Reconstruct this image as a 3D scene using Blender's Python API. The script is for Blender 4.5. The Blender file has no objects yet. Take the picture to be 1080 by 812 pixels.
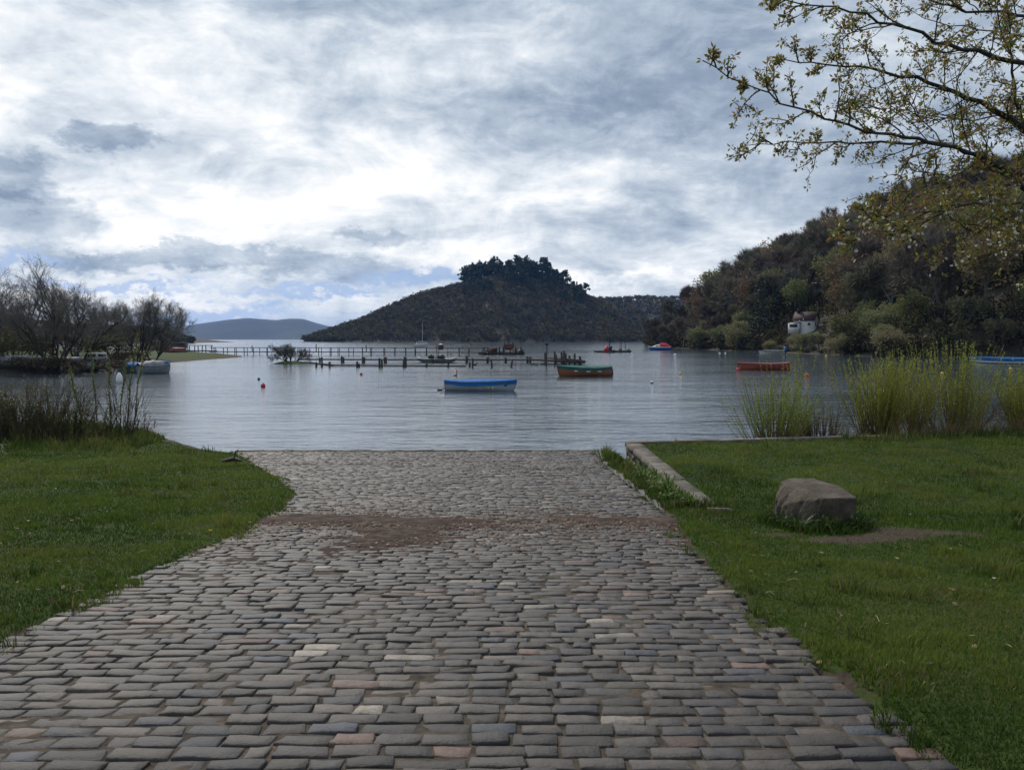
import bpy, math, random
import numpy as np

R = math.radians
PI = math.pi
rng = np.random.default_rng(11)
scene = bpy.context.scene
COL = scene.collection

# ------------------------------------------------------------------ camera maths
F, CX, CY, HZ, EYE = 848.0, 540.0, 406.0, 357.5, 3.0
PITCH = math.atan((CY - HZ) / F)
CP, SP = math.cos(PITCH), math.sin(PITCH)


def ray(px, py):
    u, v = (px - CX) / F, -(py - CY) / F
    return np.array([u, CP + v * SP, -SP + v * CP])


def at(px, py, Y):
    d = ray(px, py)
    t = Y / d[1]
    return np.array([d[0] * t, Y, EYE + d[2] * t])


def wat(px, py, z=0.0):
    d = ray(px, py)
    t = (z - EYE) / d[2]
    return np.array([d[0] * t, d[1] * t, z])


# ------------------------------------------------------------------ noise
_perm = np.random.default_rng(3).random((256, 256))


def vnoise(x, y, s=0):
    x = np.asarray(x, float) + 17.3 * s
    y = np.asarray(y, float) - 9.7 * s
    xi, yi = np.floor(x).astype(int), np.floor(y).astype(int)
    fx, fy = x - xi, y - yi
    fx, fy = fx * fx * (3 - 2 * fx), fy * fy * (3 - 2 * fy)
    g = lambda a, b: _perm[a & 255, b & 255]
    return (g(xi, yi) * (1 - fx) + g(xi + 1, yi) * fx) * (1 - fy) + (g(xi, yi + 1) * (1 - fx) + g(xi + 1, yi + 1) * fx) * fy


def fbm(x, y, s=0, o=4):
    t, a, n = 0, 0.5, 0
    for i in range(o):
        t = t + a * vnoise(np.asarray(x) * 2 ** i, np.asarray(y) * 2 ** i, s + i)
        n += a
        a *= 0.5
    return t / n - 0.5          # about -0.5 .. 0.5


def sstep(a, b, x):
    t = np.clip((x - a) / (b - a), 0, 1)
    return t * t * (3 - 2 * t)


# ------------------------------------------------------------------ mesh builder
class MB:
    def __init__(self):
        self.V, self.F, self.n, self.val = [], [], 0, []

    def add(self, V, faces, m=0, val=0.0):
        """faces: int array (k,3) or (k,4); val a number, one per vertex, or an rgb per vertex"""
        V = np.asarray(V, float).reshape(-1, 3)
        f = np.asarray(faces, int)
        self.V.append(V)
        self.F.append((f + self.n, m))
        v = np.asarray(val, float)
        if v.ndim == 0:
            v = np.full((len(V), 3), float(v))
        elif v.ndim == 1 and len(v) == 3 and len(V) != 3:
            v = np.tile(v, (len(V), 1))
        elif v.ndim == 1:
            v = np.repeat(v[:, None], 3, 1)
        self.val.append(v)
        self.n += len(V)

    def box(self, c, size, rot=0.0, m=0, val=0.0, taper=1.0, tilt=None):
        sx, sy, sz = np.array(size) / 2
        P = np.array([[x * sx, y * sy, z * sz] for z in (-1, 1) for y in (-1, 1) for x in (-1, 1)])
        P[4:, :2] *= taper
        if tilt is not None:
            P = P @ tilt.T
        ca, sa = math.cos(rot), math.sin(rot)
        P = np.c_[P[:, 0] * ca - P[:, 1] * sa, P[:, 0] * sa + P[:, 1] * ca, P[:, 2]] + np.array(c)
        self.add(P, [[0, 2, 3, 1], [4, 5, 7, 6], [0, 1, 5, 4], [1, 3, 7, 5], [3, 2, 6, 7], [2, 0, 4, 6]], m, val)

    def tube(self, pts, rad, n=6, m=0, val=0.0, cap=True):
        pts = np.asarray(pts, float)
        k = len(pts)
        rad = np.broadcast_to(np.asarray(rad, float), (k,))
        T = np.gradient(pts, axis=0)
        T /= np.linalg.norm(T, axis=1)[:, None] + 1e-9
        ref = np.array([0, 0, 1.0]) if abs(T[:, 2].mean()) < 0.8 else np.array([1.0, 0, 0])
        A = np.cross(T, ref)
        A /= np.linalg.norm(A, axis=1)[:, None] + 1e-9
        B = np.cross(T, A)
        th = np.arange(n) * 2 * PI / n
        V = pts[:, None, :] + rad[:, None, None] * (np.cos(th)[None, :, None] * A[:, None, :] + np.sin(th)[None, :, None] * B[:, None, :])
        V = V.reshape(-1, 3)
        i = np.arange(k - 1)[:, None] * n
        j = np.arange(n)[None, :]
        j2 = (j + 1) % n
        q = np.stack([i + j, i + j2, i + n + j2, i + n + j], -1).reshape(-1, 4)
        base = self.n
        vv = np.asarray(val, float)
        if vv.ndim == 1 and len(vv) == k and k != 3:
            vv = np.repeat(vv, n)
        self.add(V, q, m, vv)
        if cap and n > 3:
            for o, rev in ((0, False), ((k - 1) * n, True)):
                c = V[o:o + n].mean(0)
                vals = self.val[-1][o] if False else 0.0
                W = np.vstack([V[o:o + n], c])
                f = np.stack([np.arange(n), np.full(n, n), (np.arange(n) + 1) % n], -1)
                self.add(W, f if not rev else f[:, ::-1], m, vv if vv.ndim == 0 else 0.0)

    def lathe(self, prof, c, n=16, m=0, val=0.0):
        prof = np.asarray(prof, float)
        th = np.arange(n) * 2 * PI / n
        V = np.stack([prof[:, 0:1] * np.cos(th), prof[:, 0:1] * np.sin(th), np.repeat(prof[:, 1:2], n, 1)], -1).reshape(-1, 3) + np.array(c)
        k = len(prof)
        i = np.arange(k - 1)[:, None] * n
        j = np.arange(n)[None, :]
        j2 = (j + 1) % n
        self.add(V, np.stack([i + j, i + j2, i + n + j2, i + n + j], -1).reshape(-1, 4), m, val)

    def grid(self, X, Y, Z, m=0, val=0.0):
        a, b = X.shape
        V = np.stack([X, Y, Z], -1).reshape(-1, 3)
        i = np.arange(a - 1)[:, None] * b
        j = np.arange(b - 1)[None, :]
        v = np.asarray(val, float)
        if v.ndim == 2 and v.shape == X.shape:
            v = v.reshape(-1)
        self.add(V, np.stack([i + j, i + j + 1, i + b + j + 1, i + b + j], -1).reshape(-1, 4), m, v)

    def build(self, name, mats, parent=None, smooth=False, loc=None, attr=True):
        me = bpy.data.meshes.new(name)
        V = np.vstack(self.V)
        nt = []
        loops, starts, tot, mi = [], [], [], []
        pos = 0
        for f, m in self.F:
            if f.size == 0:
                continue
            k = f.shape[1]
            loops.append(f.reshape(-1))
            starts.append(pos + np.arange(len(f)) * k)
            tot.append(np.full(len(f), k))
            mi.append(np.full(len(f), m))
            pos += f.size
        loops, starts, tot, mi = map(np.concatenate, (loops, starts, tot, mi))
        me.vertices.add(len(V))
        me.vertices.foreach_set('co', V.astype(np.float32).reshape(-1))
        me.loops.add(len(loops))
        me.loops.foreach_set('vertex_index', loops.astype(np.int32))
        me.polygons.add(len(starts))
        me.polygons.foreach_set('loop_start', starts.astype(np.int32))
        me.polygons.foreach_set('loop_total', tot.astype(np.int32))
        me.polygons.foreach_set('material_index', mi.astype(np.int32))
        if smooth:
            me.polygons.foreach_set('use_smooth', np.ones(len(starts), bool))
        me.update(calc_edges=True)
        if attr:
            a = me.attributes.new('tint', 'FLOAT_COLOR', 'POINT')
            c = np.ones((len(V), 4), np.float32)
            c[:, :3] = np.vstack(self.val)
            a.data.foreach_set('color', c.reshape(-1))
        for mt in (mats if isinstance(mats, (list, tuple)) else [mats]):
            me.materials.append(mt)
        o = bpy.data.objects.new(name, me)
        COL.objects.link(o)
        if parent is not None:
            o.parent = parent
        if loc is not None:
            o.location = loc
        return o


def tag(o, label=None, cat=None, group=None, kind=None):
    if label: o['label'] = label
    if cat: o['category'] = cat
    if group: o['group'] = group
    if kind: o['kind'] = kind
    return o


def empty(name, loc, rz=0.0):
    o = bpy.data.objects.new(name, None)
    o.empty_display_size = 0.3
    COL.objects.link(o)
    o.location = loc
    o.rotation_euler = (0, 0, rz)
    return o


def copy_thing(o, loc, rz=None, scale=None, label=None):
    c = o.copy()
    COL.objects.link(c)
    c.location = loc
    if rz is not None: c.rotation_euler = (0, 0, rz)
    if scale is not None: c.scale = scale
    if label: c['label'] = label
    for ch in o.children:
        d = ch.copy()
        COL.objects.link(d)
        d.parent = c
        for g in ch.children:
            e = g.copy()
            COL.objects.link(e)
            e.parent = d
    return c


# ------------------------------------------------------------------ materials
class NT:
    """tiny helper for writing node graphs"""
    def __init__(self, tree):
        self.t = tree

    def node(self, typ, **kw):
        n = self.t.nodes.new(typ)
        for k, v in kw.items():
            setattr(n, k, v)
        return n

    def link(self, a, b):
        self.t.links.new(a, b)

    def setin(self, sock, v):
        if isinstance(v, bpy.types.NodeSocket):
            self.link(v, sock)
        else:
            sock.default_value = v

    def math(self, op, a, b=0.0, c=None, clamp=False):
        n = self.node('ShaderNodeMath', operation=op, use_clamp=clamp)
        self.setin(n.inputs[0], a)
        self.setin(n.inputs[1], b)
        if c is not None: self.setin(n.inputs[2], c)
        return n.outputs[0]

    def noise(self, vec, scale, detail=4.0, rough=0.55, dist=0.0, out=0):
        n = self.node('ShaderNodeTexNoise')
        self.setin(n.inputs['Vector'], vec)
        n.inputs['Scale'].default_value = scale
        n.inputs['Detail'].default_value = detail
        n.inputs['Roughness'].default_value = rough
        n.inputs['Distortion'].default_value = dist
        return n.outputs[out]

    def ramp(self, fac, stops):
        n = self.node('ShaderNodeValToRGB')
        self.setin(n.inputs[0], fac)
        el = n.color_ramp.elements
        while len(el) < len(stops): el.new(0.5)
        for e, (p, c) in zip(el, stops):
            e.position = p
            e.color = (*c, 1) if len(c) == 3 else c
        return n.outputs[0]

    def mix(self, fac, a, b, mode='MIX'):
        n = self.node('ShaderNodeMix', data_type='RGBA', blend_type=mode)
        self.setin(n.inputs[0], fac)
        for s, v in ((n.inputs[6], a), (n.inputs[7], b)):
            if isinstance(v, (tuple, list)) and len(v) == 3: v = (*v, 1)
            self.setin(s, v)
        return n.outputs[2]

    def mapping(self, vec, scale=(1, 1, 1), loc=(0, 0, 0), rot=(0, 0, 0)):
        n = self.node('ShaderNodeMapping')
        self.link(vec, n.inputs[0])
        n.inputs['Location'].default_value = loc
        n.inputs['Rotation'].default_value = rot
        n.inputs['Scale'].default_value = scale
        return n.outputs[0]

    def bump(self, h, strength=0.5, dist=0.02, normal=None):
        n = self.node('ShaderNodeBump')
        n.inputs['Strength'].default_value = strength
        n.inputs['Distance'].default_value = dist
        self.link(h, n.inputs['Height'])
        if normal is not None: self.link(normal, n.inputs['Normal'])
        return n.outputs[0]


def new_mat(name):
    m = bpy.data.materials.new(name)
    m.use_nodes = True
    m.node_tree.nodes.clear()
    nt = NT(m.node_tree)
    out = nt.node('ShaderNodeOutputMaterial')
    return m, nt, out


def mat(name, c1, c2=None, scale=3.0, rough=0.7, bump=0.0, bscale=None, metallic=0.0, tint=0.0, rnd=0.0, spec=0.5, c3=None, detail=5, coat=0.0, transl=0.0, stretch=(1, 1, 1)):
    """principled with two- or three-colour noise; tint multiplies by the tint attribute, rnd varies by object"""
    m, nt, out = new_mat(name)
    co = nt.node('ShaderNodeTexCoord').outputs['Object']
    if stretch != (1, 1, 1): co = nt.mapping(co, stretch)
    c2 = c2 or c1
    f = nt.noise(co, scale, detail, 0.6)
    stops = [(0.33, c1), (0.67, c2)] if c3 is None else [(0.3, c1), (0.5, c2), (0.68, c3)]
    col = nt.ramp(f, stops)
    if tint:
        a = nt.node('ShaderNodeAttribute', attribute_name='tint').outputs['Color']
        col = nt.mix(tint, col, a, 'MULTIPLY')
    if rnd:
        r = nt.node('ShaderNodeObjectInfo').outputs['Random']
        hsv = nt.node('ShaderNodeHueSaturation')
        nt.link(nt.math('MULTIPLY_ADD', r, rnd * 0.16, 0.5 - rnd * 0.08), hsv.inputs['Hue'])
        r2 = nt.math('FRACT', nt.math('MULTIPLY', r, 7.13))
        nt.link(nt.math('MULTIPLY_ADD', r2, rnd * 1.1, 1 - rnd * 0.5), hsv.inputs['Value'])
        nt.link(col, hsv.inputs['Color'])
        col = hsv.outputs[0]
    p = nt.node('ShaderNodeBsdfPrincipled')
    nt.link(col, p.inputs['Base Color'])
    p.inputs['Roughness'].default_value = rough
    p.inputs['Metallic'].default_value = metallic
    p.inputs['Specular IOR Level'].default_value = spec
    if coat: p.inputs['Coat Weight'].default_value = coat
    if bump:
        nt.link(nt.bump(nt.noise(co, bscale or scale * 5, 6, 0.65), bump, 0.02), p.inputs['Normal'])
    sh = p.outputs[0]
    if transl:
        t = nt.node('ShaderNodeBsdfTranslucent')
        nt.link(col, t.inputs[0])
        mx = nt.node('ShaderNodeMixShader')
        mx.inputs[0].default_value = transl
        nt.link(sh, mx.inputs[1]); nt.link(t.outputs[0], mx.inputs[2])
        sh = mx.outputs[0]
    nt.link(sh, out.inputs[0])
    return m


M = {}
M['bark'] = mat('bark', (.035, .03, .025), (.075, .065, .052), 6, .9, .4)
M['bark_dark'] = mat('bark_dark', (.022, .02, .018), (.05, .045, .038), 7, .85, .4)
M['bark_grey'] = mat('bark_grey', (.07, .066, .06), (.15, .14, .125), 3, .9, rnd=.4)
M['twig_brown'] = mat('twig_brown', (.105, .085, .056), (.17, .142, .092), .35, .9, rnd=.55)
M['twig_grey'] = mat('twig_grey', (.095, .082, .066), (.15, .135, .11), .35, .9, rnd=.5)
M['leaf_olive'] = mat('leaf_olive', (.095, .092, .030), (.165, .152, .056), .4, .7, rnd=.6, transl=.42)
M['leaf_sallow'] = mat('leaf_sallow', (.14, .142, .062), (.215, .208, .095), .5, .7, rnd=.4, transl=.4)
M['leaf_russet'] = mat('leaf_russet', (.125, .092, .046), (.19, .14, .066), .4, .8, rnd=.45, transl=.35)
M['needle'] = mat('needle', (.026, .038, .022), (.066, .078, .044), .5, .75, rnd=.3)
M['wood_old'] = mat('wood_old', (.035, .03, .026), (.085, .075, .062), 4, .85, .4, stretch=(1, 1, 4))
M['wood_deck'] = mat('wood_deck', (.05, .043, .036), (.12, .105, .088), 3, .8, .3)
M['white'] = mat('white_paint', (.7, .71, .7), (.8, .8, .79), 5, .4)
M['grey_hull'] = mat('grey_hull_paint', (.30, .35, .39), (.42, .47, .5), 4, .45, coat=.2)
M['blue_tarp'] = mat('blue_tarpaulin', (.010, .095, .29), (.018, .14, .38), 3, .75, .3, 9, spec=.15)
M['green_tarp'] = mat('green_tarpaulin', (.018, .085, .078), (.035, .13, .115), 3, .8, .35, 8, spec=.15)
M['grey_tarp'] = mat('grey_tarpaulin', (.11, .125, .14), (.19, .205, .22), 3, .7, .3, 8)
M['varnish'] = mat('varnished_wood', (.19, .068, .024), (.31, .118, .042), 3, .35, coat=.3, stretch=(.4, 4, 8))
M['varnish_red'] = mat('orange_hull_paint', (.25, .055, .018), (.36, .095, .03), 3, .4, coat=.3, stretch=(.4, 4, 8))
M['red_tarp'] = mat('maroon_cover', (.085, .014, .018), (.13, .025, .028), 4, .6, .2)
M['dull_hull'] = mat('dull_hull_paint', (.12, .15, .165), (.2, .235, .25), 4, .6)
M['red'] = mat('red_plastic', (.35, .02, .02), (.5, .035, .03), 4, .5)
M['bright_red'] = mat('red_canvas', (.5, .012, .03), (.62, .02, .04), 4, .6)
M['orange'] = mat('orange_plastic', (.5, .11, .02), (.62, .16, .03), 4, .5)
M['yellow'] = mat('yellow_plastic', (.6, .4, .04), (.7, .5, .06), 4, .5)
M['blue'] = mat('blue_paint', (.012, .10, .34), (.02, .15, .45), 4, .4)
M['navy'] = mat('navy_paint', (.012, .03, .09), (.02, .045, .12), 4, .45)
M['turquoise'] = mat('turquoise_paint', (.02, .2, .24), (.03, .26, .3), 4, .5)
M['black'] = mat('black_rubber', (.012, .012, .013), (.025, .025, .026), 6, .6)
M['steel'] = mat('galvanised_steel', (.3, .31, .32), (.42, .43, .44), 8, .45, metallic=.7)
M['rust'] = mat('rusty_steel', (.05, .022, .015), (.12, .05, .03), 5, .85, .3)
M['glass'] = mat('dark_window_glass', (.015, .018, .02), None, 3, .08)
M['render_wall'] = mat('whitewashed_wall', (.62, .63, .62), (.74, .74, .72), 1.2, .85)
M['roof_tile'] = mat('maroon_roof_tile', (.035, .018, .019), (.06, .028, .028), 2.5, .8, .3)
M['stone_coping'] = mat('coping_stone', (.055, .046, .038), (.155, .13, .105), 6, .85, .9, 24, tint=1)
M['stone_wall'] = mat('rough_wall_stone', (.07, .065, .055), (.15, .135, .115), 4, .9, .8, 14, tint=1)

# lawn surface: soil and turf under the blades
m, nt, out = new_mat('turf')
co = nt.node('ShaderNodeTexCoord').outputs['Object']
f1 = nt.noise(co, .55, 4, .6)
f2 = nt.noise(co, 7, 6, .7)
g = nt.ramp(nt.math('ADD', nt.math('MULTIPLY', f1, .6), nt.math('MULTIPLY', f2, .4)),
            [(.36, (.02, .034, .007)), (.52, (.036, .055, .011)), (.66, (.058, .068, .018))])
soil = nt.ramp(nt.noise(co, 18, 6, .7), [(.3, (.03, .022, .016)), (.7, (.08, .06, .045))])
a = nt.node('ShaderNodeAttribute', attribute_name='tint').outputs['Color']
sep = nt.node('ShaderNodeSeparateColor'); nt.link(a, sep.inputs[0])
fac = nt.math('GREATER_THAN', nt.math('ADD', sep.outputs[0], nt.math('MULTIPLY', nt.math('SUBTRACT', f2, .5), 1.1)), .5)
col = nt.mix(fac, g, soil)
bed = nt.ramp(nt.noise(co, 9, 6, .7), [(.3, (.02, .018, .015)), (.7, (.06, .053, .045))])
col = nt.mix(sep.outputs[1], col, bed)
p = nt.node('ShaderNodeBsdfPrincipled'); nt.link(col, p.inputs[0]); p.inputs['Roughness'].default_value = .95
p.inputs['Specular IOR Level'].default_value = .15
nt.link(nt.bump(nt.noise(co, 25, 6, .7), .8, .03), p.inputs['Normal'])
nt.link(p.outputs[0], out.inputs[0])
M['turf'] = m


def leafmat(name, transl, rough=.6, spec=.3):
    m, nt, out = new_mat(name)
    a = nt.node('ShaderNodeAttribute', attribute_name='tint').outputs['Color']
    p = nt.node('ShaderNodeBsdfPrincipled'); nt.link(a, p.inputs[0])
    p.inputs['Roughness'].default_value = rough
    p.inputs['Specular IOR Level'].default_value = spec
    t = nt.node('ShaderNodeBsdfTranslucent'); nt.link(a, t.inputs[0])
    mx = nt.node('ShaderNodeMixShader'); mx.inputs[0].default_value = transl
    nt.link(p.outputs[0], mx.inputs[1]); nt.link(t.outputs[0], mx.inputs[2])
    nt.link(mx.outputs[0], out.inputs[0])
    return m


M['blade'] = leafmat('grass_blade', .35, .7, .15)
M['leaf'] = leafmat('young_leaf', .4, .5)
M['stem'] = leafmat('plant_stem', .1, .7)

# setts
m, nt, out = new_mat('sett_stone')
co = nt.node('ShaderNodeTexCoord').outputs['Object']
a = nt.node('ShaderNodeAttribute', attribute_name='tint').outputs['Color']
f = nt.noise(co, 26, 7, .7)
f3 = nt.noise(co, 5.0, 5, .65)
col = nt.mix(1, a, nt.ramp(f, [(.28, (.5, .48, .46)), (.5, (1, 1, 1)), (.72, (1.55, 1.5, 1.42))]), 'MULTIPLY')
grime = nt.ramp(f3, [(.42, (0, 0, 0)), (.72, (1, 1, 1))])
col = nt.mix(nt.math('MULTIPLY', grime, .5), col, (.045, .036, .029))
moss = nt.ramp(nt.noise(nt.mapping(co, loc=(3.3, 1.7, 0)), 1.1, 6, .7), [(.66, (0, 0, 0)), (.76, (1, 1, 1))])
geo = nt.node('ShaderNodeNewGeometry')
col = nt.mix(nt.math('MULTIPLY', moss, nt.math('MULTIPLY', f, .9)), col, (.05, .052, .022))
p = nt.node('ShaderNodeBsdfPrincipled'); nt.link(col, p.inputs[0])
nt.link(nt.math('MULTIPLY_ADD', f, .4, .36), p.inputs['Roughness'])
p.inputs['Specular IOR Level'].default_value = .38
b1 = nt.bump(nt.noise(co, 60, 6, .7), .9, .008)
nt.link(nt.bump(nt.noise(co, 19, 6, .7), .6, .014, b1), p.inputs['Normal'])
nt.link(p.outputs[0], out.inputs[0])
M['sett'] = m
M['joint'] = mat('joint_sand', (.03, .024, .019), (.07, .056, .043), 9, .95, .7, 45, c3=(.12, .094, .072), spec=.2)
M['dirt'] = mat('damp_dirt', (.020, .012, .009), (.048, .030, .023), 7, .95, 1.0, 30, c3=(.095, .064, .050), spec=.2)

# ------------------------------------------------------------------ world: sky with a broken cloud deck
SUN_AZ, SUN_EL = R(-26), R(42)      # azimuth from +Y towards +X
w = bpy.data.worlds.new('World')
scene.world = w
w.use_nodes = True
w.node_tree.nodes.clear()
nt = NT(w.node_tree)
out = nt.node('ShaderNodeOutputWorld')
bg = nt.node('ShaderNodeBackground')
STR = 0.1
bg.inputs['Strength'].default_value = STR
sky = nt.node('ShaderNodeTexSky', sky_type='NISHITA')
sky.sun_disc = False
sky.sun_elevation = SUN_EL
sky.sun_rotation = SUN_AZ
sky.air_density = 1.0
sky.dust_density = 0.3
sky.ozone_density = 1.5
dirv = nt.node('ShaderNodeTexCoord').outputs['Generated']
sp = nt.node('ShaderNodeSeparateXYZ'); nt.link(dirv, sp.inputs[0])
dx, dy, dz = sp.outputs
den = nt.math('ADD', nt.math('MAXIMUM', dz, 0.0), 0.22)
cmb = nt.node('ShaderNodeCombineXYZ')
nt.link(nt.math('DIVIDE', dx, den), cmb.inputs[0]); nt.link(nt.math('DIVIDE', dy, den), cmb.inputs[1])
P = cmb.outputs[0]
# compass angle and tangent of elevation
az = nt.math('ARCTAN2', dx, dy)
hyp = nt.math('SQRT', nt.math('ADD', nt.math('MULTIPLY', dx, dx), nt.math('MULTIPLY', dy, dy)))
te = nt.math('DIVIDE', dz, nt.math('MAXIMUM', hyp, 0.05))
nbig = nt.noise(nt.mapping(P, (.75, .95, 1), (2.1, 4.4, 0)), 1.0, 9, .56, .35)
nmid = nt.noise(nt.mapping(P, (2.1, 2.6, 1), (7.7, 1.2, 3)), 1.0, 8, .6, .5)
cmb2 = nt.node('ShaderNodeCombineXYZ')
nt.link(az, cmb2.inputs[0]); nt.link(te, cmb2.inputs[1])
Q = cmb2.outputs[0]
wn = nt.node('ShaderNodeTexNoise'); nt.link(nt.mapping(Q, (7, 15, 1)), wn.inputs['Vector'])
wn.inputs['Scale'].default_value = 1.0; wn.inputs['Detail'].default_value = 7; wn.inputs['Roughness'].default_value = .6
wsep = nt.node('ShaderNodeSeparateColor'); nt.link(wn.outputs['Color'], wsep.inputs[0])
wf = nt.node('ShaderNodeTexNoise'); nt.link(nt.mapping(Q, (28, 42, 1), (3, 1, 5)), wf.inputs['Vector'])
wf.inputs['Scale'].default_value = 1.0; wf.inputs['Detail'].default_value = 6; wf.inputs['Roughness'].default_value = .65
fsep = nt.node('ShaderNodeSeparateColor'); nt.link(wf.outputs['Color'], fsep.inputs[0])
billow = nt.noise(nt.mapping(Q, (9, 15, 1), (5.5, 2.2, 8)), 1.0, 9, .62, .8)
waz = nt.math('ADD', nt.math('MULTIPLY_ADD', nt.math('SUBTRACT', fsep.outputs[0], .5), .085, az), nt.math('MULTIPLY', nt.math('SUBTRACT', wsep.outputs[0], .5), .15))
wte = nt.math('ADD', nt.math('MULTIPLY_ADD', nt.math('SUBTRACT', fsep.outputs[1], .5), .06, te), nt.math('MULTIPLY', nt.math('SUBTRACT', wsep.outputs[1], .5), .075))


def blob(px, py, rx, ry, sharp=1.0):
    d = ray(px, py)
    a0, t0 = math.atan2(d[0], d[1]), d[2] / math.hypot(d[0], d[1])
    q = nt.math('ADD', nt.math('POWER', nt.math('DIVIDE', nt.math('SUBTRACT', waz, a0), rx / F), 2.0),
                nt.math('POWER', nt.math('DIVIDE', nt.math('SUBTRACT', wte, t0), ry / F), 2.0))
    g = nt.math('EXPONENT', nt.math('MULTIPLY', q, -1.0))
    if sharp > 2:
        g = nt.math('MULTIPLY', nt.math('SUBTRACT', g, .30), sharp, clamp=True)
    elif sharp != 1.0:
        g = nt.math('MULTIPLY', g, sharp, clamp=True)
    return g


T = nt.math('MULTIPLY_ADD', nt.math('SUBTRACT', nbig, .5), 1.15, .69)
T = nt.math('ADD', T, nt.math('MULTIPLY', nt.math('SUBTRACT', nmid, .5), .55))
nfin = nt.noise(nt.mapping(P, (4.5, 6.5, 1), (1.7, 9.2, 1), (0, 0, .35)), 1.0, 7, .62, .6)
T = nt.math('ADD', T, nt.math('MULTIPLY', nt.math('SUBTRACT', nfin, .5), .36))
T = nt.math('ADD', T, nt.math('MULTIPLY', nt.math('SUBTRACT', billow, .5), .80))
T = nt.math('ADD', T, nt.math('MULTIPLY', nt.math('SUBTRACT', fsep.outputs[2], .5), .30))
# (px, py, rx, ry, amount): lighter and darker parts of the deck
for px, py, rx, ry, am, shp in [
    (170, 130, 330, 200, .22, 1), (400, 100, 170, 80, .12, 1), (330, 230, 260, 60, .14, 1), (560, 15, 40, 28, .2, 1),
    (580, 112, 230, 30, -.26, 1), (640, 240, 220, 16, -.08, 1), (860, 120, 300, 130, -.20, 1), (450, 8, 260, 30, -.20, 1), (130, -20, 90, 40, -.1, 1),
    (760, 60, 160, 100, -.15, 1), (112, 150, 44, 19, -.26, 3.2), (0, 186, 44, 26, -.24, 3.2), (20, 228, 74, 27, -.26, 3.0),
    (205, 274, 210, 13, -.22, 2.6), (60, 266, 90, 10, -.22, 1), (310, 290, 130, 7, -.18, 1), (395, 250, 48, 12, -.20, 3.0),
    (590, 290, 80, 10, .12, 1), (560, 325, 560, 34, .16, 1), (500, 262, 220, 18, .08, 1), (720, 235, 200, 40, -.02, 1), (660, 296, 60, 6, .2, 1), (150, 318, 300, 14, .14, 1),
    (700, 205, 180, 10, .10, 1), (640, 175, 120, 12, .07, 1)]:
    T = nt.math('ADD', T, nt.math('MULTIPLY', blob(px, py, rx, ry, shp), am))
# unseen sky behind the camera, darkened to keep the foreground dark
back = nt.node('ShaderNodeMapRange'); nt.link(dy, back.inputs[0])
back.inputs[1].default_value = .45; back.inputs[2].default_value = -.3; back.inputs[3].default_value = 0; back.inputs[4].default_value = -.16
T = nt.math('ADD', T, back.outputs[0])
cloud = nt.ramp(T, [(.10, (.18, .245, .35)), (.36, (.28, .35, .455)), (.58, (.455, .53, .625)), (.80, (.73, .78, .835)), (1.0, (1.0, 1.0, 1.0))])
k = nt.node('ShaderNodeVectorMath', operation='SCALE'); nt.link(cloud, k.inputs[0]); k.inputs[3].default_value = 1.0 / STR
cloudc = k.outputs[0]
gap = None
for px, py, rx, ry in [(440, 296, 62, 8), (225, 330, 90, 9), (120, 300, 60, 4), (20, 268, 40, 5), (330, 307, 90, 5)]:
    b = blob(px, py, rx, ry, 1.6)
    gap = b if gap is None else nt.math('MAXIMUM', gap, b)
gap = nt.math('MULTIPLY', gap, .8)
skyk = nt.node('ShaderNodeVectorMath', operation='SCALE'); nt.link(sky.outputs[0], skyk.inputs[0]); skyk.inputs[3].default_value = 1.0
lift = nt.node('ShaderNodeCombineXYZ')
nt.link(dx, lift.inputs[0]); nt.link(dy, lift.inputs[1]); nt.link(nt.math('ADD', nt.math('MAXIMUM', dz, 0.0), .32), lift.inputs[2])
nt.link(lift.outputs[0], sky.inputs[0])
final = nt.mix(gap, cloudc, skyk.outputs[0])
nt.link(final, bg.inputs[0])
nt.link(bg.outputs[0], out.inputs[0])

sun = bpy.data.lights.new('sun', 'SUN')
sun.energy = 2.7
sun.angle = R(10)
sun.color = (1.0, .93, .82)
so = bpy.data.objects.new('sun', sun)
COL.objects.link(so)
sd = np.array([math.sin(SUN_AZ) * math.cos(SUN_EL), math.cos(SUN_AZ) * math.cos(SUN_EL), math.sin(SUN_EL)])
from mathutils import Vector
so.rotation_euler = Vector(-sd).to_track_quat('-Z', 'Y').to_euler()

# ------------------------------------------------------------------ camera
cam = bpy.data.cameras.new('camera')
cam.sensor_width = 36
cam.lens = 36 * F / 1080.0
cam.clip_start = .05
cam.clip_end = 20000
cobj = bpy.data.objects.new('camera', cam)
COL.objects.link(cobj)
cobj.location = (0, 0, EYE)
cobj.rotation_euler = (PI / 2 - PITCH, 0, 0)
scene.camera = cobj

# ------------------------------------------------------------------ near ground
def slip(y):
    return 1.4 - .065 * np.maximum(y, -2)


LEFT_E = np.array([(-6, -3.3), (3.4, -3.28), (5, -3.24), (7.2, -3.15), (9.2, -3.0), (11, -3.1), (12.4, -3.3), (14, -4.0), (17, -5.4), (21.5, -7.5), (24, -8)])
RIGHT_E = np.array([(-6, 1.95), (3.4, 1.86), (5, 1.75), (7.2, 1.76), (9.2, 1.86), (10.5, 2.0), (17.2, 2.0), (21.5, 2.3), (24, 2.4)])
xl = lambda y: np.interp(y, LEFT_E[:, 0], LEFT_E[:, 1])
xr = lambda y: np.interp(y, RIGHT_E[:, 0], RIGHT_E[:, 1])
SHORE = np.array([(-60, 31), (-40, 30), (-20, 28.5), (-14, 27.5), (-11.6, 26.2), (-10.3, 24.4), (-9.2, 23.0), (-8.2, 21.9), (-7.3, 21.45), (0, 21.45), (60, 21.4)])
ysh = lambda x: np.interp(x, SHORE[:, 0], SHORE[:, 1])
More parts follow.
